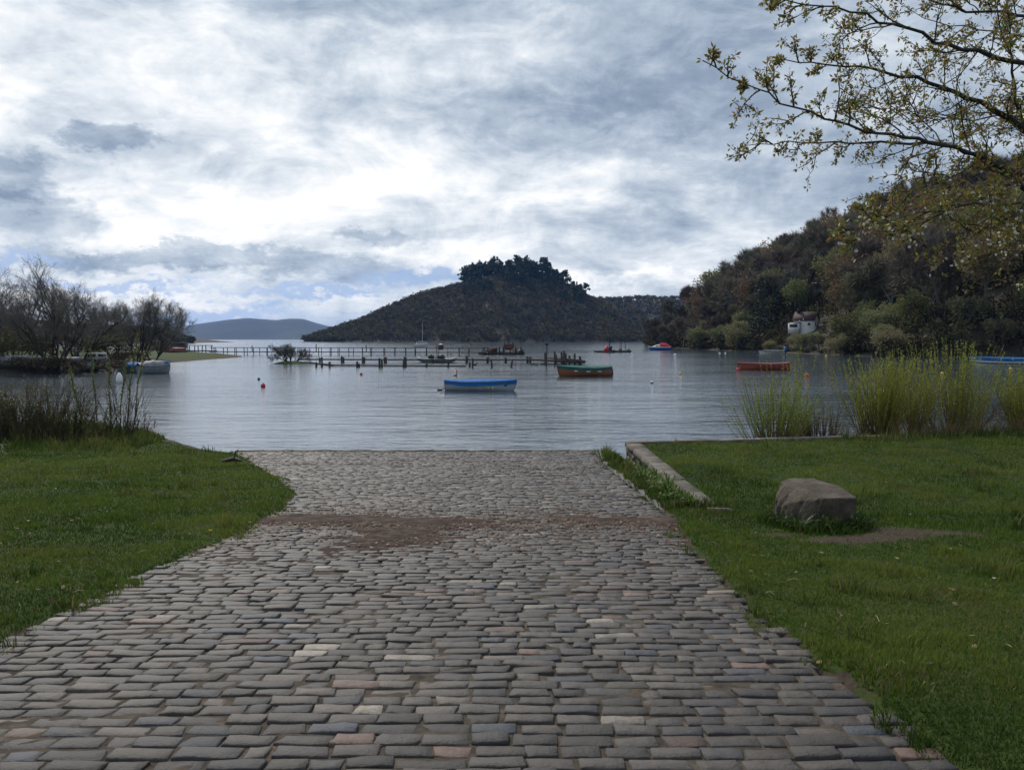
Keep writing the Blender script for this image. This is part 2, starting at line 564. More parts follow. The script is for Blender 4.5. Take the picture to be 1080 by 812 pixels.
BACK = np.array([(2.4, 17.5), (6.3, 18.3), (9, 18.9), (12, 19.4), (30, 21), (60, 23)])
yb = lambda x: np.interp(x, BACK[:, 0], BACK[:, 1])
WX, WY0, WY1, WTOP = 2.52, 11.0, 17.6, .70


def ground(x, y):
    x, y = np.asarray(x, float), np.asarray(y, float)
    s = slip(y)
    ys = ysh(x)
    zl = np.maximum(s, .10) + .03
    under = y - ys
    zl = np.where(under > -1.6, zl * (1 - sstep(-1.6, .3, under)) + sstep(-1.6, .3, under) * (-.05 - .13 * np.maximum(under, 0)), zl)
    on_slip = sstep(-.12, .04, x - xl(y)) * sstep(-.12, .04, xr(y) - x)
    zl = zl * (1 - on_slip) + (s - .055) * on_slip
    # plateau
    pl = np.maximum(s, .68) + .01
    e = y - yb(x)
    far_bank = np.interp(x, [2, 7, 8.5, 60], [-.7, -.5, .22, .3])
    bank = np.where(e > 0, far_bank + (pl - far_bank) * (1 - sstep(0, .5, e)) - .17 * np.maximum(e - .3, 0), pl)
    right = sstep(WX + .06, WX + .2, x) * sstep(9.5, 11, y)
    z = zl * (1 - right) + bank * right
    lumps = fbm(x * .9, y * .9, 1, 3) * .07 + fbm(x * 4.5, y * 4.5, 5, 3) * .035
    z = z + lumps * (1 - on_slip) * np.clip((z + .1) * 4, 0, 1)
    return np.maximum(z, -1.1)


def bare(x, y):
    """how bare the turf is worn: 0 lush .. 1 soil"""
    n = fbm(x * 1.3, y * 1.3, 9, 4)
    d = np.zeros_like(x)
    for bx, by, rx, ry, k_ in [(3.75, 8.42, .85, .25, 1.1), (4.6, 8.75, .8, .25, 1.05), (4.0, 8.1, .9, .3, .5), (2.85, 8.75, .45, .16, .8), (2.75, 10.5, .3, .2, .6)]:
        d = np.maximum(d, k_ * np.exp(-(((x - bx) / rx) ** 2 + ((y - by) / ry) ** 2)))
    dl = np.minimum(np.abs(x - xl(y)), np.abs(x - xr(y)))
    edge = np.exp(-(dl / .11) ** 2) * np.clip(.42 + 1.9 * fbm(x * 2.1, y * 2.1, 44, 3), 0, .8)
    shore = sstep(-1.5, -.5, y - ysh(x) + fbm(x * 1.2, y * 1.2, 66, 3) * 1.2) * (x < 1.9) * (x > -11.5) * 1.0
    return np.clip(np.maximum(np.maximum(d, edge), shore) + n * .45 * (d > .05), 0, 1)


ax = np.concatenate([np.linspace(-60, -14, 70), np.arange(-13.8, 16, .09), np.linspace(16.2, 60, 70)])
ay = np.concatenate([np.arange(-8, 2, .4), np.arange(2, 29, .09), np.linspace(29.2, 36, 14)])
X, Y = np.meshgrid(ax, ay)
Z = ground(X, Y)
g = MB()
B = bare(X.ravel(), Y.ravel())
wet = sstep(.12, -.02, Z.ravel())
g.grid(X, Y, Z, 0, np.stack([B, wet, np.zeros_like(B)], -1))
tag(g.build('lawn_ground', M['turf'], smooth=True), kind='structure')

g = MB()
bx_ = np.array([-6000., -200, -60, 60, 200, 6000.]); by_ = np.array([-150., -8, 36, 70, 300, 5900.])
X, Y = np.meshgrid(bx_, by_)
g.grid(X, Y, np.full_like(X, -1.15))
# land behind the viewer
tag(g.build('lake_bed', mat('lake_mud', (.03, .027, .022), (.06, .055, .045), .3, .95)), kind='structure')
g = MB()
X, Y = np.meshgrid(np.linspace(-300, 300, 31), np.linspace(-150, -7.8, 12))
g.grid(X, Y, 1.45 + fbm(X * .05, Y * .05, 2) * .6 * sstep(-8, -30, Y), 0, 0.0)
tag(g.build('grass_field', M['turf'], smooth=True), kind='structure')

# ------------------------------------------------------------------ cobbled slipway
g = MB()
ul = np.array([-1, -.985, -.93, -.35, .35, .93, .985, 1.])
vl = np.array([-1, -.97, -.84, 0, .84, .97, 1.])
zu = np.array([-.05, -.0075, -.0005, .0012, .0012, -.0005, -.0075, -.05])
zv = np.array([-.05, -.008, -.0005, .0015, -.0005, -.008, -.05])
U, Vv = np.meshgrid(ul, vl)
ZZ = np.minimum(zu[None, :], zv[:, None]) + 0 * U
nu, nv = len(ul), len(vl)
ii = np.arange(nv - 1)[:, None] * nu
jj = np.arange(nu - 1)[None, :]
QF = np.stack([ii + jj, ii + jj + 1, ii + nu + jj + 1, ii + nu + jj], -1).reshape(-1, 4)
cx_, cy_, hx_, hy_ = [], [], [], []
y = -1.5
while y < 21.3:
    pitch = rng.uniform(.108, .120)
    x0 = xl(y) - rng.uniform(-.02, .2)
    x = x0
    while x < xr(y) - .02:
        wd = rng.choice([rng.uniform(.13, .18), rng.uniform(.19, .25), rng.uniform(.24, .31)], p=[.2, .6, .2])
        e = x + wd
        if e > xr(y) + .12 and y < 17:
            break
        cx_.append(x + wd / 2); cy_.append(y + pitch / 2); hx_.append(wd / 2 - rng.uniform(.003, .008)); hy_.append(pitch / 2 - rng.uniform(.003, .008))
        x = e
    y += pitch
cx_, cy_, hx_, hy_ = map(np.array, (cx_, cy_, hx_, hy_))
N = len(cx_)
cy_ = cy_ + .03 * np.sin(cx_ * .6 + cy_ * .3) + .004 * np.sin(cx_ * 2.3 + cy_ * 1.1) + rng.normal(0, .003, N)
# irregular quads: bilinear corner offsets
cor = rng.normal(0, 1, (N, 2, 2, 2)) * np.array([.009, .0028])
u1, v1 = (U.ravel() + 1) / 2, (Vv.ravel() + 1) / 2
W4 = np.stack([(1 - u1) * (1 - v1), u1 * (1 - v1), (1 - u1) * v1, u1 * v1], -1)
off = np.einsum('pk,nkc->npc', W4, cor.reshape(N, 4, 2))
rad = 1 - .025 * (np.abs(U.ravel()) ** 6) * (np.abs(Vv.ravel()) ** 6)     # rounded corners
VX = cx_[:, None] + hx_[:, None] * U.ravel()[None] * rad + off[..., 0] + rng.normal(0, .0022, (N, nu * nv))
VY = cy_[:, None] + hy_[:, None] * Vv.ravel()[None] * rad + off[..., 1] + rng.normal(0, .0015, (N, nu * nv))
tilt = rng.normal(0, .02, (N, 2))
VZ = slip(cy_)[:, None] - .065 * (VY - cy_[:, None]) + ZZ.ravel()[None] + tilt[:, :1] * (VX - cx_[:, None]) + tilt[:, 1:] * (VY - cy_[:, None]) \
    + rng.normal(0, .0035, N)[:, None] + rng.normal(0, .0019, (N, nu * nv)) + (fbm(cx_ * .7, cy_ * .7, 4, 2) * .03)[:, None]
pal = np.array([(.074, .064, .059), (.087, .074, .066), (.058, .051, .049), (.056, .054, .058), (.037, .034, .035), (.110, .092, .080), (.140, .088, .072), (.29, .255, .215), (.048, .055, .070), (.072, .061, .049)])
pi = rng.choice(len(pal), N, p=[.20, .18, .17, .13, .09, .09, .03, .018, .065, .027])
tc = pal[pi] * rng.uniform(.42, 1.05, (N, 1)) * np.where(cy_ + .25 * fbm(cx_ * 1.5, cy_ * 0, 8, 3) > 20.95, .45, 1)[:, None]
VV = np.stack([VX, VY, VZ], -1).reshape(-1, 3)
FF = (QF[None] + (np.arange(N) * nu * nv)[:, None, None]).reshape(-1, 4)
g.add(VV, FF, 0, np.repeat(tc, nu * nv, 0))
# edge course of long kerb stones on the verge side and the straight toe at the water
y = 10.6
while y < 20.9:
    L = rng.uniform(.55, .95)
    g.box((xr(y + L / 2) + .075, y + L / 2, slip(y + L / 2) - .10 + rng.normal(0, .004)), (.13, L - .015, .22), rng.normal(0, .012), 0, np.array([.055, .050, .044]) * rng.uniform(.8, 1.2))
    y += L
x = -7.4
while x < 2.4:
    L = rng.uniform(.7, 1.1)
    g.box((x + L / 2, 21.42, slip(21.42) - .12 + rng.normal(0, .003)), (L - .01, .17, .28), 0, 0, np.array([.06, .057, .052]) * rng.uniform(.85, 1.15))
    x += L
# bedding between the setts
sx = np.arange(-8.2, 2.8, .07); sy = np.arange(-1.6, 21.5, .07)
X, Y = np.meshgrid(sx, sy)
Zb = slip(Y) - .011 + fbm(X * 3.2, Y * 3.2, 21, 4) * .028 + fbm(X * .7, Y * .7, 4, 2) * .03
inside = (X > xl(Y) - .10) & (X < xr(Y) + .02)
Zb = np.where(inside, Zb, slip(Y) - .09)
g.grid(X, Y, Zb, 1)
slipway = tag(g.build('slipway', [M['sett'], M['joint']], smooth=False), kind='structure')

# dirt band where the two ramps meet
g = MB()
sx = np.arange(-3.3, 2.25, .035); sy = np.arange(7.2, 11.4, .035)
X, Y = np.meshgrid(sx, sy)
n1 = fbm(X * 1.1, Y * 1.1, 31, 4); n2 = fbm(X * 6, Y * 6, 33, 4)
band = np.exp(-((Y - 9.75 - .12 * np.sin(X * 1.7)) / .42) ** 2) * np.interp(X, [-3.3, -2.9, -.8, -.1, .4, 1.0, 2.0, 2.25], [.95, 1, 1, .62, .5, .78, .92, .6])
lobe = .95 * np.exp(-(((X + 1.35) / .62) ** 2 + ((Y - 8.75) / .62) ** 2))
hgt = np.maximum(band, lobe) + n1 * 1.1 + n2 * 1.1 - .46
Zd = slip(Y) + np.clip(hgt, -.9, .55) * .055 + n2 * .006 + fbm(X * .7, Y * .7, 4, 2) * .03
g.grid(X, Y, np.where((X > xl(Y) - .15) & (X < xr(Y) + .2), Zd, slip(Y) - .08))
tag(g.build('dirt_path', M['dirt'], smooth=True), kind='structure')
# litter of old leaves, bark and pebbles on the dirt
g = MB()
n = 5200
px = rng.uniform(-3.2, 2.2, n); py = rng.normal(9.6, .75, n)
ok = fbm(px * 1.1, py * 1.1, 31, 4) > -.12 + rng.normal(0, .1, n)
px, py = px[ok], py[ok]
n = len(px)
s = rng.uniform(.006, .024, n)
th = rng.uniform(0, 2 * PI, n)
base = np.array([[-1, -.45, 0], [1, -.45, .0], [1, .45, .0], [-1, .45, 0], [0, 0, .5]])
Pv = base[None] * s[:, None, None] + rng.normal(0, .12, (n, 5, 3)) * s[:, None, None]
ca, sa = np.cos(th)[:, None], np.sin(th)[:, None]
Pv = np.stack([Pv[..., 0] * ca - Pv[..., 1] * sa, Pv[..., 0] * sa + Pv[..., 1] * ca, Pv[..., 2]], -1)
hh = slip(py) + .006 + np.clip(fbm(px * 1.1, py * 1.1, 31, 4) * .75 + .2, -.1, .5) * .04 + fbm(px * .7, py * .7, 4, 2) * .03
Pv += np.stack([px, py, hh], -1)[:, None]
cols = np.array([(.09, .055, .04), (.05, .033, .026), (.15, .10, .07), (.12, .065, .05), (.26, .22, .18)])[rng.choice(5, n, p=[.33, .3, .2, .13, .04])]
FT = np.array([[0, 1, 4], [1, 2, 4], [2, 3, 4], [3, 0, 4]])
g.add(Pv.reshape(-1, 3), (FT[None] + (np.arange(n) * 5)[:, None, None]).reshape(-1, 3), 0, np.repeat(cols, 5, 0))
tag(g.build('leaf_litter', M['stem']), 'brown scatter of dead leaves, bark and grit on the dirt band across the cobbles', 'litter', kind='stuff')

# ------------------------------------------------------------------ water
m, nt, out = new_mat('loch_water')
co = nt.node('ShaderNodeTexCoord').outputs['Object']
n1 = nt.noise(nt.mapping(co, (.55, 1.5, 1), rot=(0, 0, .12)), 1.0, 3, .5, .3)
n2 = nt.noise(nt.mapping(co, (2.2, 5.5, 1), rot=(0, 0, -.1)), 1.0, 4, .55, .2)
n3 = nt.noise(nt.mapping(co, (.10, .28, 1), rot=(0, 0, .06)), 1.0, 3, .5)
patch = nt.ramp(nt.noise(nt.mapping(co, (.018, .05, 1), loc=(3, 5, 0)), 1.0, 4, .55), [(.38, (.5, .5, .5)), (.62, (1, 1, 1))])
h = nt.math('ADD', nt.math('ADD', nt.math('MULTIPLY', n1, .07), nt.math('MULTIPLY', n2, .02)), nt.math('MULTIPLY', n3, .10))
h = nt.math('MULTIPLY', h, patch)
bn = nt.bump(h, 1.0, 1.0)
gl = nt.node('ShaderNodeBsdfGlossy'); gl.inputs['Roughness'].default_value = .09; gl.inputs['Color'].default_value = (.97, .985, 1, 1)
nt.link(bn, gl.inputs['Normal'])
df = nt.node('ShaderNodeBsdfDiffuse'); df.inputs['Color'].default_value = (.032, .052, .07, 1)
fr = nt.node('ShaderNodeFresnel'); fr.inputs['IOR'].default_value = 3.0; nt.link(bn, fr.inputs['Normal'])
mx = nt.node('ShaderNodeMixShader'); nt.link(fr.outputs[0], mx.inputs[0])
nt.link(df.outputs[0], mx.inputs[1]); nt.link(gl.outputs[0], mx.inputs[2])
nt.link(mx.outputs[0], out.inputs[0])
M['water'] = m
g = MB()
wx = np.array([-6000., -400, -60, 60, 400, 6000.]); wy = np.array([10., 40, 120, 600, 5900.])
X, Y = np.meshgrid(wx, wy)
g.grid(X, Y, np.zeros_like(X))
tag(g.build('lake_water', M['water']), kind='structure')

# ------------------------------------------------------------------ far land: mountains, island, wooded ridges
def interp(a, x):
    a = np.array(a, float)
    return np.interp(x, a[:, 0], a[:, 1])


M['moor'] = mat('moorland', (.010, .013, .012), (.024, .024, .022), .003, .95, c3=(.045, .05, .03), detail=8)
g = MB()
sky_m = [(-500, 346), (-200, 343), (60, 347), (150, 346), (190, 344.5), (215, 341), (240, 337.5), (262, 335.5), (278, 336.8), (292, 337.8), (305, 336.2), (320, 336.4), (335, 341), (350, 345), (420, 350), (700, 350), (1100, 347)]
pxs = np.linspace(-500, 1100, 420)
rows = np.linspace(0, 1, 26)
PX, RW = np.meshgrid(pxs, rows)
YY = 4200 + 900 * RW
hh = (HZ - interp(sky_m, PX)) / F * 5100 + 3
prof = np.sin(np.clip(RW, 0, 1) * PI / 2) ** 1.3
XX = (PX - CX) / F * (4200 + 900 * RW)
ZZm = hh * prof * (1 + .55 * fbm(XX * .0012, YY * .0012, 41, 5) * (1 - RW)) - 2 * (RW < .01)
g.grid(XX, YY, ZZm)
XB = XX[-1:].repeat(2, 0).copy(); YB = np.vstack([YY[-1], YY[-1] + 500]); ZB = np.vstack([ZZm[-1], ZZm[-1] * 0 - 2])
g.grid(XB, YB, ZB)
tag(g.build('mountains', M['moor'], smooth=True), kind='structure')

M['wood_floor'] = mat('woodland_floor', (.05, .039, .026), (.09, .07, .047), .08, .95)
M['hill_floor'] = mat('leaf_litter_floor', (.022, .018, .012), (.05, .039, .025), .3, .95)
M['rock'] = mat('grey_crag', (.06, .058, .055), (.15, .145, .135), .3, .9, .5)


def ridge_hill(name, ridge, yshore, yridge, off, seed, floor='wood_floor'):
    """a hill whose skyline follows ridge (px, py) when seen over the water"""
    px = np.linspace(ridge[0][0], ridge[-1][0], 160)
    rw = np.linspace(0, 1, 30)
    PX, RW = np.meshgrid(px, rw)
    ysh_ = interp(yshore, PX)
    YY = ysh_ + (yridge - ysh_) * RW
    XX = (PX - CX) / F * YY
    H_ = np.maximum((HZ - interp(ridge, PX)) / F * yridge + 3 - off, .2)
    ZZ_ = H_ * np.sin(RW * PI / 2) ** 1.15 + fbm(XX * .02, YY * .02, seed, 4) * H_ * .25 * np.sin(RW * PI) - .4 * (RW < .01)
    g = MB()
    g.grid(XX, YY, ZZ_)
    X2 = np.vstack([XX[-1], XX[-1]]); Y2 = np.vstack([YY[-1], YY[-1] + 160]); Z2 = np.vstack([ZZ_[-1], ZZ_[-1] * 0 - 1])
    g.grid(X2, Y2, Z2)
    tag(g.build(name, M[floor], smooth=True), kind='structure')
    return px, rw, XX, YY, ZZ_


def crown_cards(rs, R_, n, size, clumps=7, top=0.0):
    """loose tufts of small faces around an ellipsoid crown: V (n,4,3)"""
    R_ = np.array(R_, float)
    d = rs.normal(size=(clumps, 3)); d /= np.linalg.norm(d, axis=1)[:, None]
    d[:, 2] = np.abs(d[:, 2]) * .9 - .2 + top
    cc = d * R_ * rs.uniform(.4, .95, (clumps, 1))
    k = rs.integers(0, clumps, n)
    q = rs.normal(size=(n, 3)); q /= np.linalg.norm(q, axis=1)[:, None]
    c = cc[k] + q * R_ * rs.uniform(.12, .42, (n, 1)) * np.array([1, 1, .9])
    a = rs.normal(size=(n, 3)); a /= np.linalg.norm(a, axis=1)[:, None]
    b = np.cross(a, rs.normal(size=(n, 3))); b /= np.linalg.norm(b, axis=1)[:, None] + 1e-9
    s = size * rs.uniform(.5, 1.3, (n, 1))
    return np.stack([c - a * s - b * s * .45, c + a * s * .2 - b * s * .5, c + a * s, c - a * s * .1 + b * s * .55], 1)


def wood_mass(name, spots, cols, rng_, label, nper=70, size=1.0, R0=3.6):
    temps = []
    for i in range(10):
        rs = np.random.default_rng(100 + i)
        temps.append(crown_cards(rs, (R0 * rs.uniform(.8, 1.15), R0 * rs.uniform(.8, 1.15), R0 * rs.uniform(1.0, 1.5)), nper, size, 6, .1))
    g = MB()
    bV, bC = [], []
    for (x, y, z, sc) in spots:
        t = temps[rng_.integers(0, 10)]
        c = cols[rng_.choice(len(cols))] * rng_.uniform(.82, 1.18)
        bV.append((t * sc + np.array([x, y, z + R0 * .6 * sc])).reshape(-1, 3))
        bC.append(np.tile(c, (nper * 4, 1)))
        g.tube([(x, y, z - .5), (x, y, z + R0 * 1.3 * sc)], [.22 * sc, .08 * sc], 3, 0, np.array([.05, .045, .04]), False)
    V = np.vstack(bV)
    g.add(V, np.arange(len(V)).reshape(-1, 4), 0, np.vstack(bC))
    return tag(g.build(name, M['far_leaf']), label, 'woodland', kind='stuff')


m, nt, out = new_mat('far_foliage')
a = nt.node('ShaderNodeAttribute', attribute_name='tint').outputs['Color']
p = nt.node('ShaderNodeBsdfDiffuse'); nt.link(a, p.inputs[0])
nt.link(p.outputs[0], out.inputs[0])
M['far_leaf'] = m

BROWN = [np.array(c) for c in [(.135, .106, .066), (.16, .125, .073), (.11, .09, .06), (.16, .108, .065), (.13, .118, .066), (.17, .16, .078), (.09, .08, .058)]]
isl_ridge = [(300, 359), (318, 354.5), (345, 345), (380, 334), (420, 316), (450, 305.5), (478, 297), (500, 293), (540, 288), (575, 291), (600, 299), (618, 309), (640, 319), (665, 335), (690, 350), (720, 358)]
isl_shore = [(300, 880), (340, 790), (420, 710), (520, 690), (640, 720), (720, 820)]
pxg, rwg, IX, IY, IZ = ridge_hill('island_hill', isl_ridge, isl_shore, 900, 7.0, 51)


def hill_spots(IX, IY, IZ, n, rs, smin=.8, smax=1.25, minz=.3):
    a, b = IX.shape
    out_ = []
    tries = 0
    # area-weighted by picture width and row
    while len(out_) < n and tries < n * 6:
        tries += 1
        i, j = rs.uniform(0, a - 1.001), rs.uniform(0, b - 1.001)
        i0, j0 = int(i), int(j)
        fi, fj = i - i0, j - j0
        L = lambda A: (A[i0, j0] * (1 - fi) + A[i0 + 1, j0] * fi) * (1 - fj) + (A[i0, j0 + 1] * (1 - fi) + A[i0 + 1, j0 + 1] * fi) * fj
        z = L(IZ)
        if z < minz: continue
        out_.append((L(IX), L(IY), z, rs.uniform(smin, smax)))
    return out_


rs = np.random.default_rng(5)
wood_mass('island_woodland', hill_spots(IX, IY, IZ, 6200, rs, .55, 1.2), BROWN, rs, 'bare brown wood covering the steep island hill across the loch', 64, .68, 3.4)
sad_ridge = [(520, 345), (600, 316), (622, 311.5), (650, 312.5), (672, 311), (690, 311), (705, 312), (730, 309), (780, 312), (860, 330)]
_, _, SX, SY, SZ = ridge_hill('saddle_hill', sad_ridge, [(520, 1050), (640, 980), (860, 1000)], 1180, 8.0, 61)
wood_mass('ridge_woodland', hill_spots(SX, SY, SZ, 2200, rs, .8, 1.3), BROWN, rs, 'low brown wooded ridge between the island and the near hillside', 50, 1.1, 4.0)
hl_ridge = [(-260, 318), (-100, 324), (0, 331), (60, 338), (110, 341), (150, 342), (180, 346), (195, 351), (205, 357)]
_, _, HX, HY, HZz = ridge_hill('headland', hl_ridge, [(-260, 330), (60, 420), (205, 560)], 620, 6.0, 71, 'hill_floor')
wood_mass('headland_woodland', hill_spots(HX, HY, HZz, 2300, rs, .6, 1.0, .02), [c * .8 for c in BROWN], rs, 'dark wooded headland behind the bare lochside trees', 60, .8, 3.4)

# crags on the island face
def crag(px, py, Y, w_, h_, seed, label):
    rs = np.random.default_rng(seed)
    g = MB()
    c = at(px, py, Y)
    n = 14
    th = np.linspace(0, PI, n)
    for k_ in range(5):
        xo = (k_ - 2) * w_ / 5
        hh_ = h_ * rs.uniform(.6, 1.1)
        u, v = np.meshgrid(np.linspace(0, 2 * PI, 9), np.linspace(-1, 1, 7))
        rr = (1 - np.abs(v) ** 3 * .6)
        g.grid(c[0] + xo + np.cos(u) * rr * w_ / 7 + rs.normal(0, .3, u.shape), Y + 2 + np.sin(u) * rr * 3 + rs.normal(0, .3, u.shape), c[2] + v * hh_ / 2)
    return tag(g.build('rock_crag', M['rock'], smooth=False), label, 'crag', 'grey crags on the island')


crag(521, 331, 752, 7, 11, 1, 'pale grey crag showing through the wood on the island face')

# ------------------------------------------------------------------ pines on the island top
def pine_mesh(seed, h, spread, conic):
    rs = np.random.default_rng(seed)
    t = MB()
    bend = rs.normal(0, .35, 2)
    zs = np.linspace(0, h * .95, 7)
    t.tube(np.c_[bend[0] * (zs / h) ** 2, bend[1] * (zs / h) ** 2, zs], np.linspace(.32, .06, 7), 5)
    c = MB()
    P_ = []
    if conic:
        for k_ in range(26):
            f = rs.uniform(.12, 1)
            r = spread * (1.05 - f) * rs.uniform(.6, 1.1)
            an = rs.uniform(0, 2 * PI)
            cc = crown_cards(rs, (r * .7 + .3, r * .7 + .3, .45), 24, .45, 3) + np.array([math.cos(an) * r * .6, math.sin(an) * r * .6, h * f])
            P_.append(cc)
    else:
        for k_ in range(12):
            f = rs.uniform(.42, 1.0)
            an = rs.uniform(0, 2 * PI)
            r = spread * rs.uniform(.2, 1) * (1.12 - f)
            pos = np.array([math.cos(an) * r * 1.4, math.sin(an) * r * 1.4, h * f])
            t.tube([(0, 0, h * (f - .12)), pos * np.array([.6, .6, 1]) - np.array([0, 0, .5]), pos], [.12, .08, .04], 4)
            P_.append(crown_cards(rs, (spread * .5, spread * .5, spread * .56), 110, .6, 6, .1) + pos)
    V = np.vstack([q.reshape(-1, 3) for q in P_])
    c.add(V, np.arange(len(V)).reshape(-1, 4))
    return t, c


pines = []
for s_, h_, sp_, con in [(1, 15, 4.5, 0), (2, 13, 4.2, 0), (3, 16, 5, 0), (4, 11, 2.6, 1), (5, 14, 5.2, 0), (6, 9, 2.2, 1)]:
    o = empty('conifer_tree' if con else 'pine_tree', (0, 0, 0))
    tag(o, 'dark pointed conifer on the skyline of the island, right of the crown of pines' if con else 'dark broad-topped pine in the clump on the very top of the island', 'tree', 'pines crowning the island')
    t, c = pine_mesh(s_, h_, sp_, con)
    t.build('trunk', M['bark_dark'], o); c.build('crown', M['needle'], o)
    pines.append(o)
used = set()
rs = np.random.default_rng(8)
spotp = [(p_, 0) for p_ in (489, 494, 499, 506, 515, 526, 536, 541, 550, 564, 572, 583, 590, 596, 492, 497, 503, 508, 513, 518, 523, 528, 533, 538, 545, 551, 557, 563, 569, 500, 511, 522, 535, 548, 560, 574, 580, 505, 530, 555, 567, 577, 586)] + [(p_, 1) for p_ in (570, 578, 584, 589, 593, 597, 601, 605, 608, 612, 615, 592, 603)]
for p_, con in spotp:
    Yp = rs.uniform(845, 905)
    zz = (HZ - interp(isl_ridge, p_)) / F * 900 + 3 - 8.0 - (rs.uniform(0, 6) if not con else rs.uniform(0, 3))
    k_ = rs.choice([3, 5]) if con else rs.choice([0, 1, 2, 4])
    src = pines[k_]
    loc = ((p_ - CX) / F * Yp, Yp, zz)
    s_ = rs.uniform(1.05, 1.55) if not con else rs.uniform(.9, 1.5)
    if k_ not in used:
        used.add(k_); src.location = loc; src.scale = (s_,) * 3
    else:
        copy_thing(src, loc, rs.uniform(0, 6.3), (s_,) * 3)

# darker pines standing down the upper slope below the clump
for q_ in range(90):
    p_ = rs.uniform(488, 622); f_ = rs.uniform(.50, .97)
    j_ = int((p_ - 300) / 420 * 159); i_ = int(f_ * 29)
    k_ = int(rs.choice([3, 5, 2, 0, 1]))
    s_ = rs.uniform(.7, 1.15)
    c_ = copy_thing(pines[k_], (IX[i_, j_], IY[i_, j_], IZ[i_, j_] - 1), rs.uniform(0, 6.3), (s_,) * 3)
    c_['label'] = 'dark conifer among the bare wood on the upper slope of the island'
    c_['group'] = 'dark conifers on the island slope'

# ------------------------------------------------------------------ wooded hillside on the near shore
XS = [(60, 150), (100, 95), (118, 84), (124, 78), (130, 66), (137, 60), (154, 60), (170, 58), (188, 57), (203, 54), (268, 52), (330, 55.5), (400, 66.5), (480, 81), (565, 97), (640, 150)]


def hill(x, y):
    d = x - interp(XS, y)
    up = np.maximum(d - 1.5, 0)
    fy = np.interp(y, [120, 200, 260, 300, 450, 600], [.52, .46, .48, .60, .84, .75])
    z = 120 * (1 - np.exp(-up * fy / 120)) * 1.02
    z = z - .0 + fbm(np.asarray(x) * .03, np.asarray(y) * .03, 81, 3) * np.minimum(up * .25, 7)
    return np.where(d < 1.5, .35 + (d - 1.5) * .25, .35 + z)


gy = np.concatenate([np.arange(60, 470, 5.0), np.arange(470, 660, 12)])
gd = np.concatenate([np.linspace(-6, 4, 9), np.linspace(7, 230, 60)])
D_, Yg = np.meshgrid(gd, gy)
Xg = interp(XS, Yg) + D_
g = MB()
g.grid(Xg, Yg, np.maximum(hill(Xg, Yg), -1.1))
tag(g.build('hillside', M['hill_floor'], smooth=True), kind='structure')


def grow(rs, p, d, L, r, lev, mx, kids, lr, ang, up, wander, outl):
    n = [7, 6, 5, 4, 3, 3][min(lev, 5)]
    p = np.array(p, float); d = np.array(d, float)
    pts = [p.copy()]
    dirs = [d.copy()]
    for i in range(n):
        d = d + rs.normal(0, wander, 3) + np.array([0, 0, up])
        d /= np.linalg.norm(d)
        p = p + d * L / n
        pts.append(p.copy()); dirs.append(d.copy())
    outl.append((np.array(pts), np.linspace(r, r * .45, n + 1), lev, d))
    if lev < mx:
        for k_ in range(kids[lev]):
            t = rs.uniform(.3, 1.0) if k_ else 1.0
            f = t * n; i0 = min(int(f), n - 1)
            pos = pts[i0] + (pts[i0 + 1] - pts[i0]) * (f - i0)
            dd = dirs[i0 + 1]
            ax_ = np.cross(dd, rs.normal(size=3)); ax_ /= np.linalg.norm(ax_) + 1e-9
            a_ = ang * rs.uniform(.6, 1.3)
            nd = dd * math.cos(a_) + ax_ * math.sin(a_)
            grow(rs, pos, nd, L * lr * rs.uniform(.7, 1.15) * (1.15 - .35 * t), r * (.62 - .2 * t) if k_ else r * .5, lev + 1, mx, kids, lr, ang, up, wander, outl)


def bare_tree(seed, h, stems, kids=(6, 6, 5, 5), mx=4, lean=(0, 0), r0=None, rmin=.012, spray=(4, .5, .03), spread=.35, ang=.75, wander=.16, up=.05, lr=.62):
    """trunk and thick limbs go to one mesh, the fine branching to another"""
    rs = np.random.default_rng(seed)
    outl = []
    for s_ in range(stems):
        a_ = 2 * PI * s_ / max(stems, 1) + rs.uniform(-.4, .4)
        d = np.array([math.cos(a_) * spread + lean[0], math.sin(a_) * spread + lean[1], 1.0]) if stems > 1 else np.array([lean[0], lean[1], 1.0])
        d /= np.linalg.norm(d)
        grow(rs, (math.cos(a_) * .12 * (stems > 1), math.sin(a_) * .12 * (stems > 1), -.3), d, h * rs.uniform(.5, .62), (r0 or h * .022), 0, mx, kids, lr, ang, up, wander, outl)
    t, c = MB(), MB()
    for pts, rad_, lev, d in outl:
        rad_ = np.maximum(rad_, rmin)
        if lev <= 1:
            t.tube(pts, rad_, 6 if lev == 0 else 5, 0, 0, False)
        else:
            c.tube(pts, rad_, 3, 0, 0, False)
        if lev == mx and spray[0]:
            k_ = spray[0]
            b = pts[rs.integers(1, len(pts), k_)]
            dd = d + rs.normal(0, .55, (k_, 3)) + np.array([0, 0, .15])
            dd /= np.linalg.norm(dd, axis=1)[:, None]
            Ls = spray[1] * rs.uniform(.5, 1.2, (k_, 1))
            sd_ = np.cross(dd, rs.normal(size=(k_, 3))); sd_ /= np.linalg.norm(sd_, axis=1)[:, None]
            V = np.stack([b - sd_ * spray[2] / 2, b + sd_ * spray[2] / 2, b + dd * Ls], 1)
            c.add(V.reshape(-1, 3), np.arange(3 * k_).reshape(-1, 3))
    return t, c, outl


